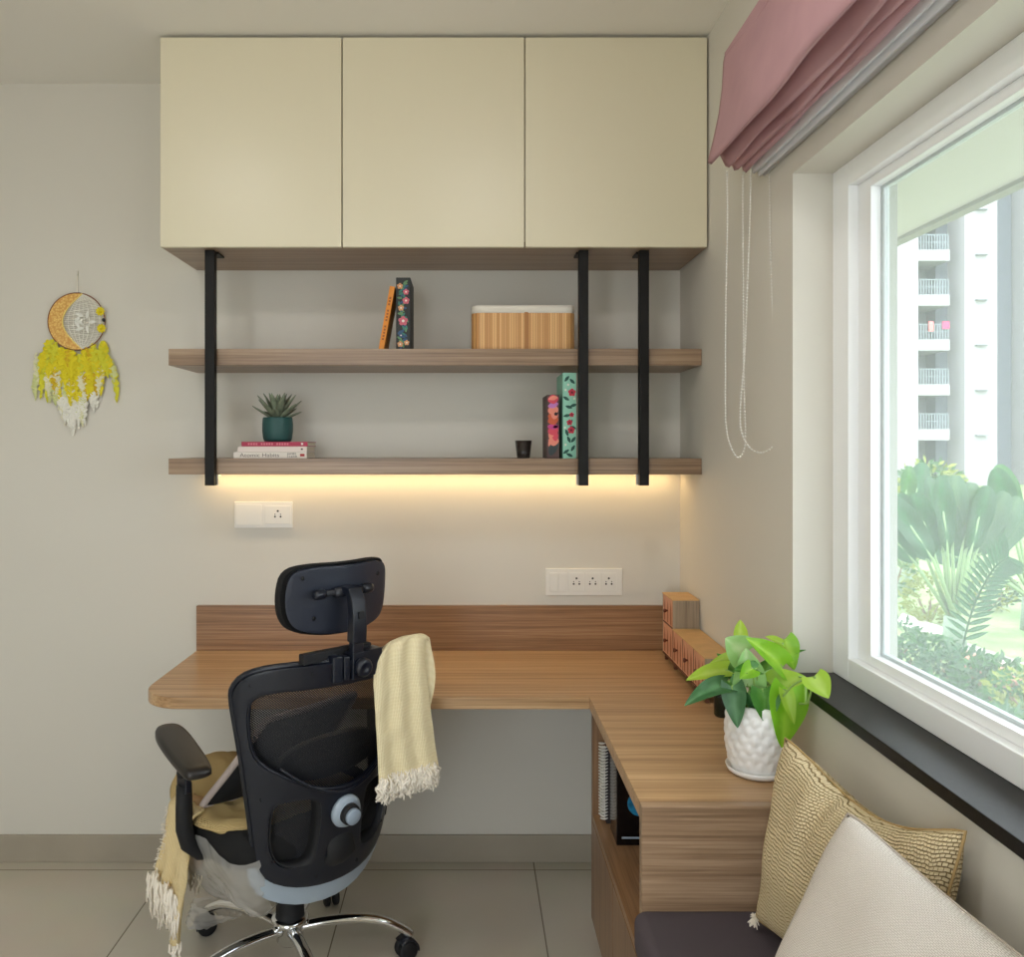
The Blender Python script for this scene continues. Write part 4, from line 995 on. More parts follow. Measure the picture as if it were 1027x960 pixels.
for (f, z, w, d_) in ((f9 - .002, .970, .020, .014), (f9 - .004, 1.00, .020, .014), (f9 - .004, 1.035, .0195, .013), (f9 + .000, 1.068, .0195, .012), (f9 + .010, 1.090, .019, .011), (f9 + .045, 1.094, .018, .008)):
    secs.append((f, z, w, d_))
rg = []
for i, (f, z, w, d_) in enumerate(secs):
    a = secs[max(0, i - 1)]; b = secs[min(len(secs) - 1, i + 1)]; tx = V((b[0] - a[0], b[1] - a[1])).normalized(); nx = V((-tx.y, tx.x))
    rg.append([bm.verts.new(L(su * w - .012, f + sn * nx.x * d_, z + sn * nx.y * d_)) for su, sn in ((-1, -1), (1, -1), (1, 1), (-1, 1))])
for a, b in zip(rg, rg[1:]):
    for k in range(4): bm.faces.new((a[k], a[(k + 1) % 4], b[(k + 1) % 4], b[k]))
bm.faces.new(rg[0][::-1]); bm.faces.new(rg[-1])
obj('headrest_slider', bm, M['plastic'], chair, bevel=.003)
obj('slider_button', lbox(-.018, -.003, f9 - .022, f9 - .016, 1.028, 1.045), M['plasticd'], chair, bevel=.001)
# pivot bar
fp = f9 + .048
bm = bmesh.new(); tube([L(-.085, fp, 1.086), L(.068, fp, 1.086)], .0085, 16, bm)
for a in (-.100, .040):
    tube([L(a, fp, 1.086), L(a + .006, fp, 1.086), L(a + .024, fp, 1.086), L(a + .030, fp, 1.086)], [.010, .0125, .0125, .010], 16, bm)
tube([L(-.045, fp - .004, 1.086), L(.02, fp - .004, 1.086)], [.013, .013], 16, bm)
obj('headrest_pivot', bm, M['plastic'], chair, smooth=True)
# headrest shell + pad : curved rounded rectangle
def hf(u, z): return f9 + .066 + 1.9 * u * u - .10 * (z - 1.07)
ho = smooth_poly([(-.155, 1.030), (-.160, 1.09), (-.150, 1.145), (-.10, 1.158), (0, 1.156), (.10, 1.158), (.150, 1.145), (.158, 1.09), (.155, 1.020), (.13, .990), (.06, .976), (0, .975), (-.06, .977), (-.13, .992)], 2)
def shrink(p, k, c=(0, 1.063)): return [(c[0] + (x - c[0]) * k, c[1] + (z - c[1]) * k) for x, z in p]
obj('headrest_shell', panel(shrink(ho, .925), [], lambda u, z: L(u, hf(u, z) - .004, z), .012), mat('headrest_plate', srgb(34, 40, 54), .42, bump=.08, bscale=900), chair, smooth=True, solid=.012, bevel=.004)
bm = bmesh.new(); n = len(ho); lay = [(.975, .000), (1.0, .006), (1.0, .018), (.97, .028), (.88, .035), (.6, .040)]
rr_ = [[bm.verts.new(L(x, hf(x, z) + o, z)) for x, z in shrink(ho, k)] for k, o in lay]
for a, b in zip(rr_, rr_[1:]):
    for k in range(n): bm.faces.new((a[k], a[(k + 1) % n], b[(k + 1) % n], b[k]))
bm.faces.new(rr_[-1]); bm.faces.new([bm.verts.new(L(x, hf(x, z) + .002, z)) for x, z in shrink(ho, .97)][::-1])
obj('headrest_pad', bm, M['fabricb'], chair, smooth=True)
bm = bmesh.new()
for u, z in ((-.115, 1.125), (-.085, 1.025), (.105, 1.115)):
    lathe([(0, -.001), (.0045, -.001), (.0055, -.003), (0, -.0035)], L(u, hf(u, z) - .009, z), 12, bm, axis=Fv)
obj('headrest_screw', bm, M['plasticd'], chair, smooth=True)
# seat
so = smooth_poly([(-.25, -.13), (-.262, .05), (-.255, .20), (-.20, .275), (-.08, .295), (.08, .295), (.20, .275), (.255, .20), (.262, .05), (.25, -.13), (.15, -.19), (-.15, -.19)], 2)
bm = bmesh.new(); n = len(so); rr_ = []
for k, z in ((.80, .405), (.93, .412), (.99, .430), (1.0, .455), (.985, .485), (.93, .502), (.75, .507), (.4, .500)):
    rr_.append([bm.verts.new(L(u * k, .05 + (f - .05) * k, z - .010 * abs(u / .26) ** 2 * 0)) for u, f in so])
for a, b in zip(rr_, rr_[1:]):
    for k in range(n): bm.faces.new((a[k], a[(k + 1) % n], b[(k + 1) % n], b[k]))
bm.faces.new(rr_[0][::-1]); bm.faces.new(rr_[-1])
obj('seat_cushion', bm, M['fabricb'], chair, smooth=True)
obj('seat_mechanism', lbox(-.09, .09, -.14, .13, .345, .404), M['plasticd'], chair, bevel=.01)
obj('back_bracket', tube([L(0, -.10, .375), L(0, -.20, .385), L(0, -.245, .43), L(0, bf(0, .5) + .02, .50)], [.028, .028, .026, .024], 10, squash=(1.6, .7)), M['plasticd'], chair, smooth=True)
# arms
for sg in (-1, 1):
    bm = bmesh.new(); u0 = sg * .292
    an_ = math.radians(43 - 9 if sg < 0 else 43 + 9); pd = V((-math.sin(an_), math.cos(an_), .095)); pp_ = V((math.cos(an_), math.sin(an_), 0))
    pc_ = L(u0 * 1.03, .008, .692)
    ao = smooth_poly([(-.032, -.140), (-.042, .00), (-.040, .11), (-.022, .152), (.022, .152), (.038, .11), (.040, .00), (.036, -.140), (.02, -.152), (-.018, -.152)], 2)
    rr_ = []
    for k, dz in ((.90, -.012), (1.0, -.006), (1.0, .003), (.95, .009), (.7, .011)):
        rr_.append([bm.verts.new(pc_ + pp_ * (u * k) + pd * (f * (1 - (1 - k) * .5)) + V((0, 0, dz))) for u, f in ao])
    for a, b in zip(rr_, rr_[1:]):
        for k in range(len(ao)): bm.faces.new((a[k], a[(k + 1) % len(ao)], b[(k + 1) % len(ao)], b[k]))
    bm.faces.new(rr_[0][::-1]); bm.faces.new(rr_[-1])
    ar = obj('armrest', bm, M['armpad'], chair, smooth=True)
    obj('arm_post', lbox(min(u0 * .97, u0 * 1.03), max(u0 * .97, u0 * 1.03), -.012, .040, .585, .683), M['plastic'], ar, bevel=.004)
    pth = [L(u0, .014, .602), L(u0, .014, .55), L(u0 * 1.0, .012, .495), L(u0 * .97, .010, .455), L(u0 * .88, .01, .425), L(u0 * .6, .01, .398), L(u0 * .2, .01, .392)]
    obj('arm_bracket', tube(pth, [.024, .026, .027, .025, .022, .018, .016], 12, squash=(1, .75)), M['plasticd'], ar, smooth=True)
    obj('height_button', lathe([(0, 0), (.012, 0), (.013, .006), (.009, .011), (0, .012)], L(u0 + sg * .009, .004, .635), 18, axis=Rv * sg), M['plasticd'], ar, smooth=True)
# gas lift + base
hb = V((HUB.x, HUB.y, 0))
obj('gas_lift_cover', lathe([(0, .345), (.030, .345), (.034, .30), (.036, .27), (.038, .175), (.040, .170), (0, .170)], hb, 32), M['plasticd'], chair, smooth=True)
obj('base_hub', lathe([(0, .172), (.046, .172), (.050, .166), (.050, .158), (.042, .152), (.036, .148), (.036, .108), (.030, .100), (0, .100)], hb, 40), M['chrome'], chair, smooth=True)
angs = [8, 80, 152, 224, 296]
RB = .325
for a in angs:
    ar = math.radians(a); d_ = V((math.cos(ar), math.sin(ar), 0)); sd = V((-d_.y, d_.x, 0))
    pth = [hb + d_ * .030 + V((0, 0, .140)), hb + d_ * .09 + V((0, 0, .148)), hb + d_ * .17 + V((0, 0, .150)), hb + d_ * .24 + V((0, 0, .140)), hb + d_ * .29 + V((0, 0, .118)), hb + d_ * (RB + .004) + V((0, 0, .092))]
    pth = catmull(pth, 5); nn = len(pth)
    leg = obj('base_leg', tube(pth, [.0165 - .003 * i / nn for i in range(nn)], 16, squash=(1.05, .8), up=(0, 0, 1)), M['chrome'], chair, smooth=True)
    cc_ = hb + d_ * RB
    obj('caster_stem', tube([cc_ + V((0, 0, .096)), cc_ + V((0, 0, .062))], .007, 10), M['steel'], leg, smooth=True)
    rot = math.radians({8: -60, 80: 20, 152: 120, 224: 40, 296: 80}[a]); wd = V((math.cos(rot), math.sin(rot), 0)); wc = cc_ + V((wd.y, -wd.x, 0)) * .012 + V((0, 0, F0 + .0275))
    bm = bmesh.new()
    for s_ in (-1, 1): lathe([(0, 0), (.020, 0), (.0265, .003), (.0272, .010), (.0265, .016), (.021, .019), (0, .020)], wc + wd * (s_ * .004), 28, bm, axis=wd * s_)
    cs = obj('caster_wheel', bm, M['plasticd'], leg, smooth=True)
    bm = bmesh.new(); hd = []
    sd_ = V((wd.y, -wd.x, 0))
    for k in range(13):
        t = PI * (-.05 + .8 * k / 12); hd.append([bm.verts.new(wc + wd * s_ + (sd_ * math.cos(t) * -.030 + Uv * math.sin(t) * .030)) for s_ in (-.022, .022)])
    for p_, q_ in zip(hd, hd[1:]): bm.faces.new((p_[0], p_[1], q_[1], q_[0]))
    obj('caster_hood', bm, M['plastic'], leg, smooth=True, solid=.003)

# ---- plastic film around the seat underside and the caster
def seat_r(a):
    d = V((math.cos(a), math.sin(a))); o_ = V((0, .03)); best = .2
    for p, q in zip(so, so[1:] + so[:1]):
        p, q = V(p) - o_, V(q) - o_; e = q - p; den = d.x * e.y - d.y * e.x
        if abs(den) < 1e-9: continue
        t = (p.x * e.y - p.y * e.x) / den; w = (p.x * d.y - p.y * d.x) / den
        if t > 0 and -.001 <= w <= 1.001: best = t
    return best
def film(u, v):   # u along the near-left rim, v downward/inward
    k = u * 2.2 - .35
    ang_ = math.radians(152 + 77 * u)      # direction in local (u,f)
    ru = rf_ = (seat_r(ang_) + .008) * (1 - .62 * v ** 1.5)
    z = .458 - .02 * math.sin(u * 9) - .225 * (math.sin(PI / 2 * v)) * (1 - .25 * abs(u - .5)) 
    p = L(math.cos(ang_) * ru, .03 + math.sin(ang_) * rf_, z)
    w = noise.noise(V((u * 7 + v * 3, v * 4, 2.2))) * .022 + noise.noise(V((u * 22 - v * 12, v * 10, 6))) * .012
    return p + (p - hb - V((0, 0, p.z))).normalized() * w * (.2 + v) + V((0, 0, w * .5 * v))
pf = thing('plastic_wrap', 'clear crumpled protective plastic film hanging under the chair seat', 'plastic wrap', L(-.2, 0, .45))
obj('film_sheet', surf(film, 60, 40), M['film'], pf, smooth=True)
cB = hb + V((math.cos(math.radians(152)), math.sin(math.radians(152)), 0)) * RB
def film2(u, v):
    a = 2 * PI * u; r = .046 - .014 * v + .006 * noise.noise(V((math.cos(a) * 3, math.sin(a) * 3, v * 6)))
    dd = (hb - cB); dd.z = 0; dd.normalize()
    p = cB + V((math.cos(a) * r, math.sin(a) * r, 0)) + V((0, 0, .070 + .055 * v)) + dd * (.075 * v * (1 + math.cos(a - math.atan2(dd.y, dd.x))) * .8)
    return p + V((1, 1, 1)) * noise.noise(p * 60) * .004
pw_ = tag(obj('plastic_wrap', surf(film2, 48, 20), M['film'], smooth=True), 'clear crumpled plastic wrapped around a caster behind the hanging throw', 'plastic wrap')

# ---- seat throw (mustard), hanging over the near side of the seat
thr = thing('fringed_throw', 'mustard knitted throw spread over the chair seat with hanging fringe', 'throw', L(-.1, .1, .51))
def seatz(u, f): return .513
def cover_(a, b):
    f = -.140 + .42 * b; lf = -.264 * (1 - .42 * max(0, -f / .14) ** 2.5 - .30 * max(0, (f - .12) / .16) ** 2); u = lf + (.156 - lf) * a
    sd = abs(u - lf)
    z = .517 + .010 * noise.noise(V((u * 14, f * 14, 1))) + .006 * noise.noise(V((u * 40, f * 12, 4)))
    z += .055 * math.exp(-((u + .12) / .13) ** 2 - ((f - .22) / .09) ** 2)
    e = max(0, .03 - sd) / .03; z -= .022 * e ** 2
    e2 = max(0, .03 - (f + .140)) / .03; z -= .02 * e2 ** 2
    return L(u, f, z)
obj('seat_layer', surf(cover_, 60, 60), M['tan_knit'], thr, smooth=True, solid=.008)
def drape(a, b, f0, f1, z1, flare, uo, taper=0):
    f = f0 + (f1 - f0) * a; fm = (f0 + f1) / 2; f = fm + (f - fm) * (1 - taper * b)
    z = .525 + (z1 - .525) * b
    arch = .035 * (1 - min(1, b / .12)) ** 2
    u = -.275 - uo - flare * b + arch + .008 * math.sin(a * 14 + b * 3) * min(1, b * 3) + .006 * noise.noise(V((a * 5, b * 5, uo * 90)))
    if b < .12: z = .525 + (z1 - .525) * .12 * (b / .12) ** 2
    return L(u, f + .02 * b, z)
obj('hanging_panel', surf(lambda a, b: drape(a, b, .005, .140, .320, .022, .002), 36, 60), M['hang_knit'], thr, smooth=True, solid=.006)
obj('hanging_panel', surf(lambda a, b: drape(a, b, .0, .045, .20, .02, .008, .5), 16, 60), M['hang_knit'], thr, smooth=True, solid=.006)
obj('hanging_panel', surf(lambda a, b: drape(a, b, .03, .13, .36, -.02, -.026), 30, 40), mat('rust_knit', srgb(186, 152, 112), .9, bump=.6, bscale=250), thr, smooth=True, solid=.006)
def fringe(p_of, nst, ln, rad, seed, bm=None, spread=.006):
    bm = bm or bmesh.new(); rn = random.Random(seed)
    for k in range(nst):
        a = (k + .5) / nst; p = p_of(a); q = [p]; l = ln * rn.uniform(.75, 1.1)
        for j in range(1, 5): q.append(p + V((rn.uniform(-1, 1) * spread, rn.uniform(-1, 1) * spread, -l * j / 4)))
        q[0] = q[0] + V((0, 0, rn.uniform(-.008, .006))); tube(q, [rad * .4, rad * 1.1, rad, rad * .9, rad * .5], 5, bm)
    return bm
bm = fringe(lambda a: drape(a, 1, .005, .140, .320, .022, .002) + V((-.006, -.006, .004)), 80, .10, .0030, 5)
fringe(lambda a: drape(a, 1, .005, .140, .320, .022, .002) + V((-.012, -.013, .02)), 60, .09, .003, 15, bm)
fringe(lambda a: drape(a, .97, .0, .045, .20, .02, .008, .5), 12, .055, .0028, 6, bm)
obj('fringe', bm, M['fringe'], thr, smooth=True)
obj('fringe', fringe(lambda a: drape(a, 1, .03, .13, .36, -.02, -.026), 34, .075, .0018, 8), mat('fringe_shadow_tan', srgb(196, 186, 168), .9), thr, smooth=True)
bm = fringe(lambda a: drape(1, .1 + .85 * a, .005, .140, .320, .022, .002), 40, .018, .0012, 31, spread=.012)
obj('side_fringe', bm, M['fringe'], thr)
# ---- dark cushion leaning on the backrest
pat = weave('lace_print', srgb(226, 214, 204), srgb(150, 130, 128), 40, 40, 'voro', bump=.2, dist=.001)
pillow('throw_cushion', 'black cushion with patterned light edge leaning inside the chair back', L(-.115, -.075, .745), L(.13, -.13, .78), L(-.245, .035, .520), L(.07, .00, .53), .030, M['fabricb'], pinch=.03, n=24, seam=pat, mback=pat, piping=.010)

# ---- cream throw over the corner of the backrest
ct = thing('fringed_throw', 'cream knitted throw with white fringe draped over the chair back corner', 'throw', (-.17, 2.12, .95))
A0, B0 = V((-.234, 2.050, 0)), V((-.118, 2.160, 0)); A1, B1 = V((-.205, 2.125, 0)), V((-.098, 2.205, 0))
def crm(a, b):
    # b: 0 front bottom -> .72 front top -> .80 top -> 1 back bottom
    zt_ = .957 - .022 * abs(2 * a - 1.1) ** 4 - .006 * (1 - a) ** 2
    ft = A0.lerp(B0, a); bk_ = A1.lerp(B1, a)
    if b < .72:
        t = b / .72; z = .610 + (zt_ - .03 - .610) * t; w = 1 - t
        p = ft + V((.030 * w * (.25 + a * .9) + .006 * w, .004 * w, 0)); arch = max(0, (t - .85) / .15); p = p.lerp(bk_, .10 * arch ** 2)
    elif b < .86:
        t = (b - .72) / .14; an = PI * t; p = ft.lerp(bk_, .10 + .80 * (1 - math.cos(an)) / 2); z = zt_ - .03 + .03 * math.sin(an)
    else:
        t = (b - .86) / .14; p = bk_ + V((.014 * math.sin(PI * t) * a, 0, 0)); z = zt_ - .03 - .15 * t
        p = ft.lerp(p, .90 - .1 * t)
    rp = .006 * math.sin(a * 17 + .6 * math.sin(b * 6)) + .005 * noise.noise(V((a * 4, b * 9, 3)))
    ou = V((.35, -.93, 0)) * (1 if b < .78 else -.4)
    return V((p.x, p.y, z)) + ou * rp
obj('knit_cloth', surf(crm, 56, 110), M['cream_knit'], ct, smooth=True, solid=.006)
bm = fringe(lambda a: crm(a, 0.0), 90, .046, .0034, 9, spread=.009)
fringe(lambda a: crm(a, 0.01) + V((0, -.006, .006)), 90, .042, .0034, 10, bm, spread=.012)
fringe(lambda a: crm(a, 0.03) + V((0, -.006, .006)), 60, .045, .0030, 12, bm, spread=.010)
obj('fringe', bm, M['fringe'], ct, smooth=True)

# ================================================================ OUTSIDE
GZ = -1.2
def groundmat():
    t = NT('lawn'); b = t.b; b.inputs['Roughness'].default_value = .9
    tc = t.n('ShaderNodeTexCoord'); n = t.n('ShaderNodeTexNoise', Scale=1.3, Detail=8.0); t.l(tc.outputs['Object'], n.inputs['Vector'])
    r = t.n('ShaderNodeValToRGB'); r.color_ramp.elements[0].color = srgb(96, 128, 70); r.color_ramp.elements[1].color = srgb(142, 158, 108); r.color_ramp.elements[0].position = .35; r.color_ramp.elements[1].position = .65
    t.l(n.outputs['Fac'], r.inputs['Fac']); t.l(r.outputs['Color'], b.inputs['Base Color']); return t.m
struct(obj('ground', B((-12, 95, -14, 110, GZ - .2, GZ)), groundmat()))
def Q(px, z, y): # point on vertical plane depth y at column px
    return V(((px - CX) * y / FPX, y, z))
pth_ = thing('garden_path', 'pale garden path with reddish kerb beyond the palm', 'path', Q(1000, GZ, 9)); pth_['kind'] = 'structure'
def strip(a, b, c, d, h, name, m, par):
    bm = bmesh.new(); lo_ = [bm.verts.new((p.x, p.y, GZ)) for p in (a, b, c, d)]; up = [bm.verts.new((p.x, p.y, GZ + h)) for p in (a, b, c, d)]
    bm.faces.new(up); bm.faces.new(lo_[::-1])
    for i in range(4): bm.faces.new((lo_[i], lo_[(i + 1) % 4], up[(i + 1) % 4], up[i]))
    return obj(name, bm, m, par)
def G(px, py):  # ground pixel
    y = (CAM.z - GZ) * FPX / (py - CY); return V(((px - CX) * y / FPX, y, GZ))
strip(G(968, 648), G(1100, 695), G(1100, 712), G(966, 660), .05, 'paving', mat('paving_pale', srgb(170, 164, 154), .9), pth_)
strip(G(966, 661), G(1100, 713), G(1100, 728), G(966, 674), .12, 'kerb', mat('kerb_terracotta', srgb(160, 112, 92), .9), pth_)
strip(G(905, 618), G(950, 634), G(940, 640), G(900, 626), .05, 'paving', mat('paving_pale2', srgb(225, 218, 205), .9), pth_)
struct(obj('bounce_ground', B((-12, 3.2, -14, 6.0, GZ - .1, GZ + .05), (3.2, 12, -14, 0, GZ - .1, GZ + .05)), mat('bounce_ground_pale', srgb(170, 166, 158), .85, var=.06, vscale=3)))  # pale ground added out of view to cut green bounce light
# foliage
def shrub(name, lab, c, rx, ry, rz, n, cols, size, cat='shrub', grp=None):
    t = thing(name, lab, cat, (c.x, c.y, GZ), grp); bm = bmesh.new(); rn = random.Random(int(c.x * 100) + n)
    for k in range(n):
        d = V((rn.gauss(0, 1), rn.gauss(0, 1), rn.gauss(0, 1))).normalized() * rn.uniform(.55, 1) ** .5
        p = V((c.x + d.x * rx, c.y + d.y * ry, c.z + max(-.95, d.z) * rz)); dr = V((d.x + rn.uniform(-.6, .6), d.y + rn.uniform(-.6, .6), rn.uniform(-.3, .9))).normalized()
        leaf(bm, p, p + dr * size * rn.uniform(.7, 1.3), size * .45, (rn.uniform(-1, 1), -1, rn.uniform(0, 1)), heart=False, nt=2, ns=2, mi=rn.randrange(len(cols)))
    obj('foliage', bm, cols, t)
    bm = bmesh.new()
    for k in range(6):
        a = k * 1.1; tube([V((c.x, c.y, GZ)), V((c.x + math.cos(a) * rx * .5, c.y + math.sin(a) * ry * .5, c.z))], [.02, .008], 5, bm)
    obj('branch', bm, mat('bark_' + str(n), srgb(120, 100, 80), .9), t)
gA = leafmat('garden_green', srgb(36, 92, 30), srgb(62, 116, 44), .3); gB = leafmat('garden_dark', srgb(14, 74, 34), srgb(36, 100, 52), .3); gY = leafmat('garden_yellow', srgb(122, 136, 40), srgb(148, 158, 66), .3); gG = leafmat('garden_grey_green', srgb(52, 92, 58), srgb(78, 112, 74), .3)
for i, (px, y, w, h, mats, lab) in enumerate((
        (893, 9.6, .40, .66, (gG, gB), 'grey-green low shrub at the foot of the window pillar'),
        (927, 9.3, .40, .56, (gA, gB), 'green low shrub in front of the palm stems'),
        (961, 8.9, .40, .50, (gB, gG), 'dark low shrub between palm and glass'),
        (997, 8.6, .40, .46, (gA, gG), 'mid-green low shrub before the terracotta kerb'),
        (1032, 8.0, .40, .50, (gA, gY), 'green and yellow low shrub at the picture edge'),
        (905, 8.2, .42, .44, (gG, gA), 'pale low shrub closest to the window pillar'),
        (950, 7.6, .42, .36, (gA, gG), 'low shrub closest to the window sash'),
        (1003, 7.2, .42, .36, (gG, gA), 'low shrub nearest the room, under the window'),
        (890, 13, .45, 1.5, (gY, gA), 'tall yellow-green shrub beside the window pillar'),
        (932, 12.4, .36, .75, (gY, gY), 'yellow shrub beside the tallest palm, between it and the window pillar'),
        (992, 13.4, .45, .55, (gY, gG), 'yellow-green shrub between the two largest palms'))):
    shrub('garden_shrub', lab, Q(px, GZ + h * .5, y), w, w * .6, h * .5, 460, list(mats), .09, grp='garden shrubs')
# traveller's palm
def palm(px, y, h, n, lab, spread=60, seed=1):
    c_ = Q(px, GZ, y); t = thing('fan_palm', lab, 'palm', c_, 'garden fan palms'); rn = random.Random(seed)
    obj('trunk', tube([c_, c_ + V((0, 0, h * .22))], [.15, .12], 12), mat('palm_trunk_%d' % seed, srgb(120, 140, 120), .9), t, smooth=True)
    st = bmesh.new()
    for k in range(n):
        a = math.radians(-spread + 2 * spread * k / (n - 1) + rn.uniform(-4, 4)); l1 = h * .48; l2 = h * rn.uniform(.46, .56)
        b0 = c_ + V((0, rn.uniform(-.1, .1), h * .2)); m_ = b0 + V((math.sin(a) * l1, rn.uniform(-.15, .15), math.cos(a) * l1)); e_ = m_ + V((math.sin(a * 1.25) * l2, rn.uniform(-.2, .1), math.cos(a * 1.2) * l2))
        tube([b0, m_, m_.lerp(e_, .5)], [.03, .018, .01], 6, st)
        bm = bmesh.new(); leaf(bm, m_, e_, h * .17, (rn.uniform(-.5, .5), -1, .2), heart='paddle', nt=14, ns=6, fold=.2, wav=.12, droop=.06)
        obj('leaf', bm, (gB, gA, gG)[rn.randrange(3)] if k % 3 else gB, t, smooth=True)
    obj('stem', st, mat('palm_stem_%d' % seed, srgb(128, 158, 108), .6), t, smooth=True)
palm(957, 10.9, 1.88, 15, 'tall fan palm with paddle leaves and pale stems in the garden', 32, 1)
palm(1035, 12.0, 2.1, 13, 'second fan palm partly cut off at the picture edge', 62, 2)
palm(908, 15.0, 2.0, 9, 'smaller fan palm close to the window pillar', 45, 3)
# small dark fern frond plant
fr = thing('garden_fern', 'dark feathery fern frond leaning out from the palm base', 'fern', Q(965, GZ, 10.2)); bm = bmesh.new()
pp = catmull([Q(962, GZ, 10.2), Q(975, -.55, 10.1), Q(995, -.05, 10.0), Q(1012, .12, 10.0)], 8); tube(pp, .012, 5, bm)
for j in range(4, len(pp) - 1):
    for s_ in (-1, 1):
        dd = (pp[j + 1] - pp[j]).normalized(); leaf(bm, pp[j], pp[j] + (V((dd.z * s_, 0, -dd.x * s_)) + dd * .5).normalized() * .30, .06, (0, -1, .2), heart=False, nt=4, ns=2)
obj('frond', bm, gB, fr)
# far tree
shrub('garden_tree', 'light green tree in front of the far apartment tower', Q(932, -.15, 26), 1.0, .9, 1.1, 700, [gA, gG, gY], .28, 'tree')

# apartment building
bd = thing('apartment_building', 'white high-rise apartment block with stacked balconies seen through the window', 'building', Q(950, GZ, 58))
BY = 57.0; bs_ = FPX / BY
bx = lambda px: (px - CX) / bs_
bz = lambda py: CAM.z - (py - CY) / bs_
w1 = mat('render_white', srgb(156, 156, 158), .8); w2 = mat('render_grey', srgb(100, 106, 116), .8); w3 = mat('render_mid', srgb(116, 121, 126), .8)
ZT = 27
obj('main_wall', B((bx(898), bx(1250), BY + 2, BY + 14, GZ, ZT)), w3, bd)
obj('side_block', B((bx(880), bx(913), BY - 1, BY + 1.99, GZ, ZT), ), w1, bd)
obj('stair_tower', B((bx(957), bx(989), BY - 1.2, BY + 1.99, GZ, ZT)), w1, bd)
obj('recessed_bay', B((bx(945), bx(957) - .01, BY + .8, BY + 1.99, GZ, ZT), (bx(989) + .01, bx(1022), BY + .8, BY + 1.99, GZ, ZT)), w2, bd)
obj('side_block', B((bx(1023), bx(1110), BY - 1, BY + 1.99, GZ, ZT)), w1, bd)
dg = mat('far_window_glass', srgb(70, 80, 90), .2); rl = mat('balcony_rail', srgb(150, 162, 168), .4)
k = 0
for i in range(-3, 8):
    ytop = 253.5 + 44.3 * i
    if bz(ytop + 11) < GZ + .3: break
    bl = obj('balcony', B((bx(913), bx(945), BY - .9, BY + 1.98, bz(ytop + 11), bz(ytop)), ), w1, bd)
    obj('balcony_window', B((bx(916), bx(928), BY + 1.9, BY + 2.0, bz(ytop) + .02, bz(ytop - 26)), (bx(930), bx(936), BY + 1.9, BY + 2.0, bz(ytop) + .3, bz(ytop - 22))), dg, bl)
    bm = bmesh.new(); z0_ = bz(ytop); z1_ = z0_ + 1.05
    B((bx(913.5), bx(944.5), BY - .85, BY - .80, z1_ - .05, z1_), (bx(913.5), bx(944.5), BY - .85, BY - .80, z0_ + .5, z0_ + .54), bm=bm)
    for j in range(12): x_ = bx(914 + j * 2.7); B((x_, x_ + .04, BY - .85, BY - .81, z0_, z1_), bm=bm)
    obj('balcony_rail', bm, rl, bl)
    lg = obj('window_hood', B((bx(967), bx(978), BY - 1.45, BY - 1.2, bz(ytop + 6.8), bz(ytop + 5.8))), w3, bd)
    if i == 2:
        obj('laundry', B((bx(924), bx(928.5), BY - .95, BY - .88, z0_ + .55, z0_ + 1.2)), mat('coral_cloth', srgb(250, 120, 120), .8), bl)
        obj('laundry', B((bx(937.5), bx(944.3), BY - .95, BY - .88, z0_ + .7, z0_ + 1.2)), mat('magenta_cloth', srgb(200, 60, 110), .8), bl)
obj('ground_window', B((bx(990), bx(1006), BY + .7, BY + .8, bz(492), bz(440))), mat('far_dark_glass', srgb(60, 62, 68), .3), bd)

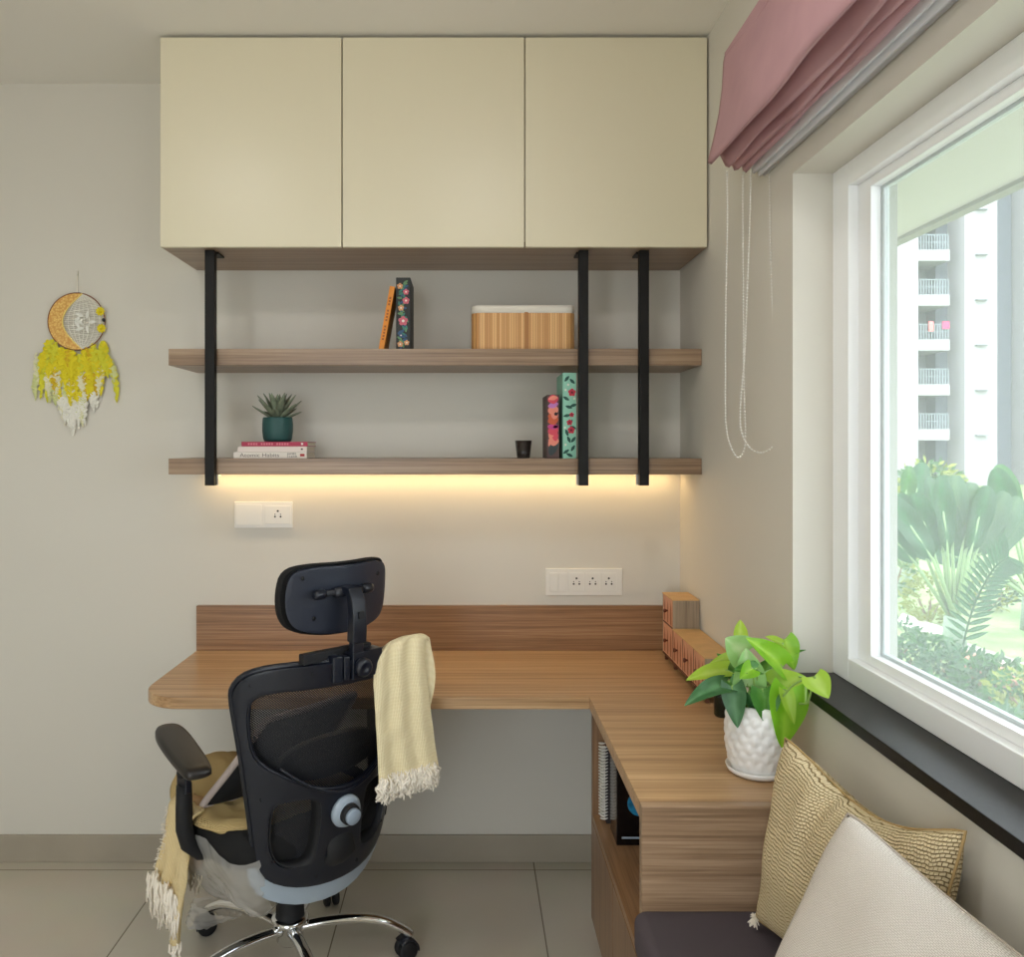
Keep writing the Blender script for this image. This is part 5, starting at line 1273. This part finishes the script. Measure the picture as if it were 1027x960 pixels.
# ================================================================ LIGHT
w = bpy.data.worlds.new('sky'); bpy.context.scene.world = w; w.use_nodes = True
bg = w.node_tree.nodes['Background']; bg.inputs['Color'].default_value = (.87, .945, 1.0, 1); bg.inputs['Strength'].default_value = 2.35
def light(name, typ, loc, rot, energy, col=(1, 1, 1), **kw):
    l = bpy.data.lights.new(name, typ); l.energy = energy; l.color = col
    for k, v in kw.items(): setattr(l, k, v)
    o = bpy.data.objects.new(name, l); C.objects.link(o); o.location = loc; o.rotation_euler = rot; return o
light('sun', 'SUN', (0, 0, 10), (math.radians(48), 0, math.radians(-28)), .8, (1, .96, .88), angle=.1)
# ceiling lamps added out of view to brighten the room
for k, (x, y) in enumerate(((-1.05, 1.1), (.05, 1.0), (-.7, -.5))):
    t = thing('fill_ceiling_light', ('added round fill light on the ceiling between the desk and the plain wall', 'added round fill light on the ceiling beside the window', 'added round fill light on the ceiling at the back of the room')[k], 'light', (x, y, ZC), 'added ceiling fill lights')
    obj('lamp_ring', lathe([(.11, 0), (.125, 0), (.125, -.018), (.11, -.018), (.11, 0)], (x, y, ZC), 32), M['white'], t, smooth=True)
    obj('lamp_diffuser', lathe([(0, -.075), (.045, -.070), (.08, -.056), (.102, -.036), (.11, -.010)], (x, y, ZC), 32), emit('lamp_glow_%d' % k, (1, .965, .93, 1), 18), t)
# window daylight portal: the world light that comes through the window and the rear opening added for light
pl = light('rear_opening_daylight', 'AREA', (-1.0, YF - .02, 1.25), (math.radians(90), 0, 0), 20, shape='RECTANGLE', size=1.4, size_y=2.2); pl.data.cycles.is_portal = True
pl2 = light('window_daylight', 'AREA', (.97, 1.08, 1.45), (0, math.radians(90), 0), 20, shape='RECTANGLE', size=1.0, size_y=1.5); pl2.data.cycles.is_portal = True

# ================================================================ CAMERA
cam = bpy.data.cameras.new('camera'); co = bpy.data.objects.new('camera', cam); C.objects.link(co)
co.location = CAM; co.rotation_euler = (PI / 2, 0, 0)
cam.sensor_fit = 'HORIZONTAL'; cam.sensor_width = 36; cam.lens = 36 * FPX / 1027
cam.shift_x = (1027 / 2 - CX) / 1027; cam.shift_y = -(960 / 2 - CY) / 1027
cam.clip_start = .02; cam.clip_end = 300
sc_ = bpy.context.scene; sc_.camera = co
sc_.view_settings.view_transform = 'Standard'; sc_.view_settings.look = 'None'; sc_.view_settings.exposure = 1.05; sc_.view_settings.gamma = 1; sc_.view_settings.use_curve_mapping = False
sc_.cycles.use_denoising = True; sc_.cycles.max_bounces = 10; sc_.cycles.diffuse_bounces = 6; sc_.cycles.transparent_max_bounces = 16; sc_.cycles.sample_clamp_indirect = 6
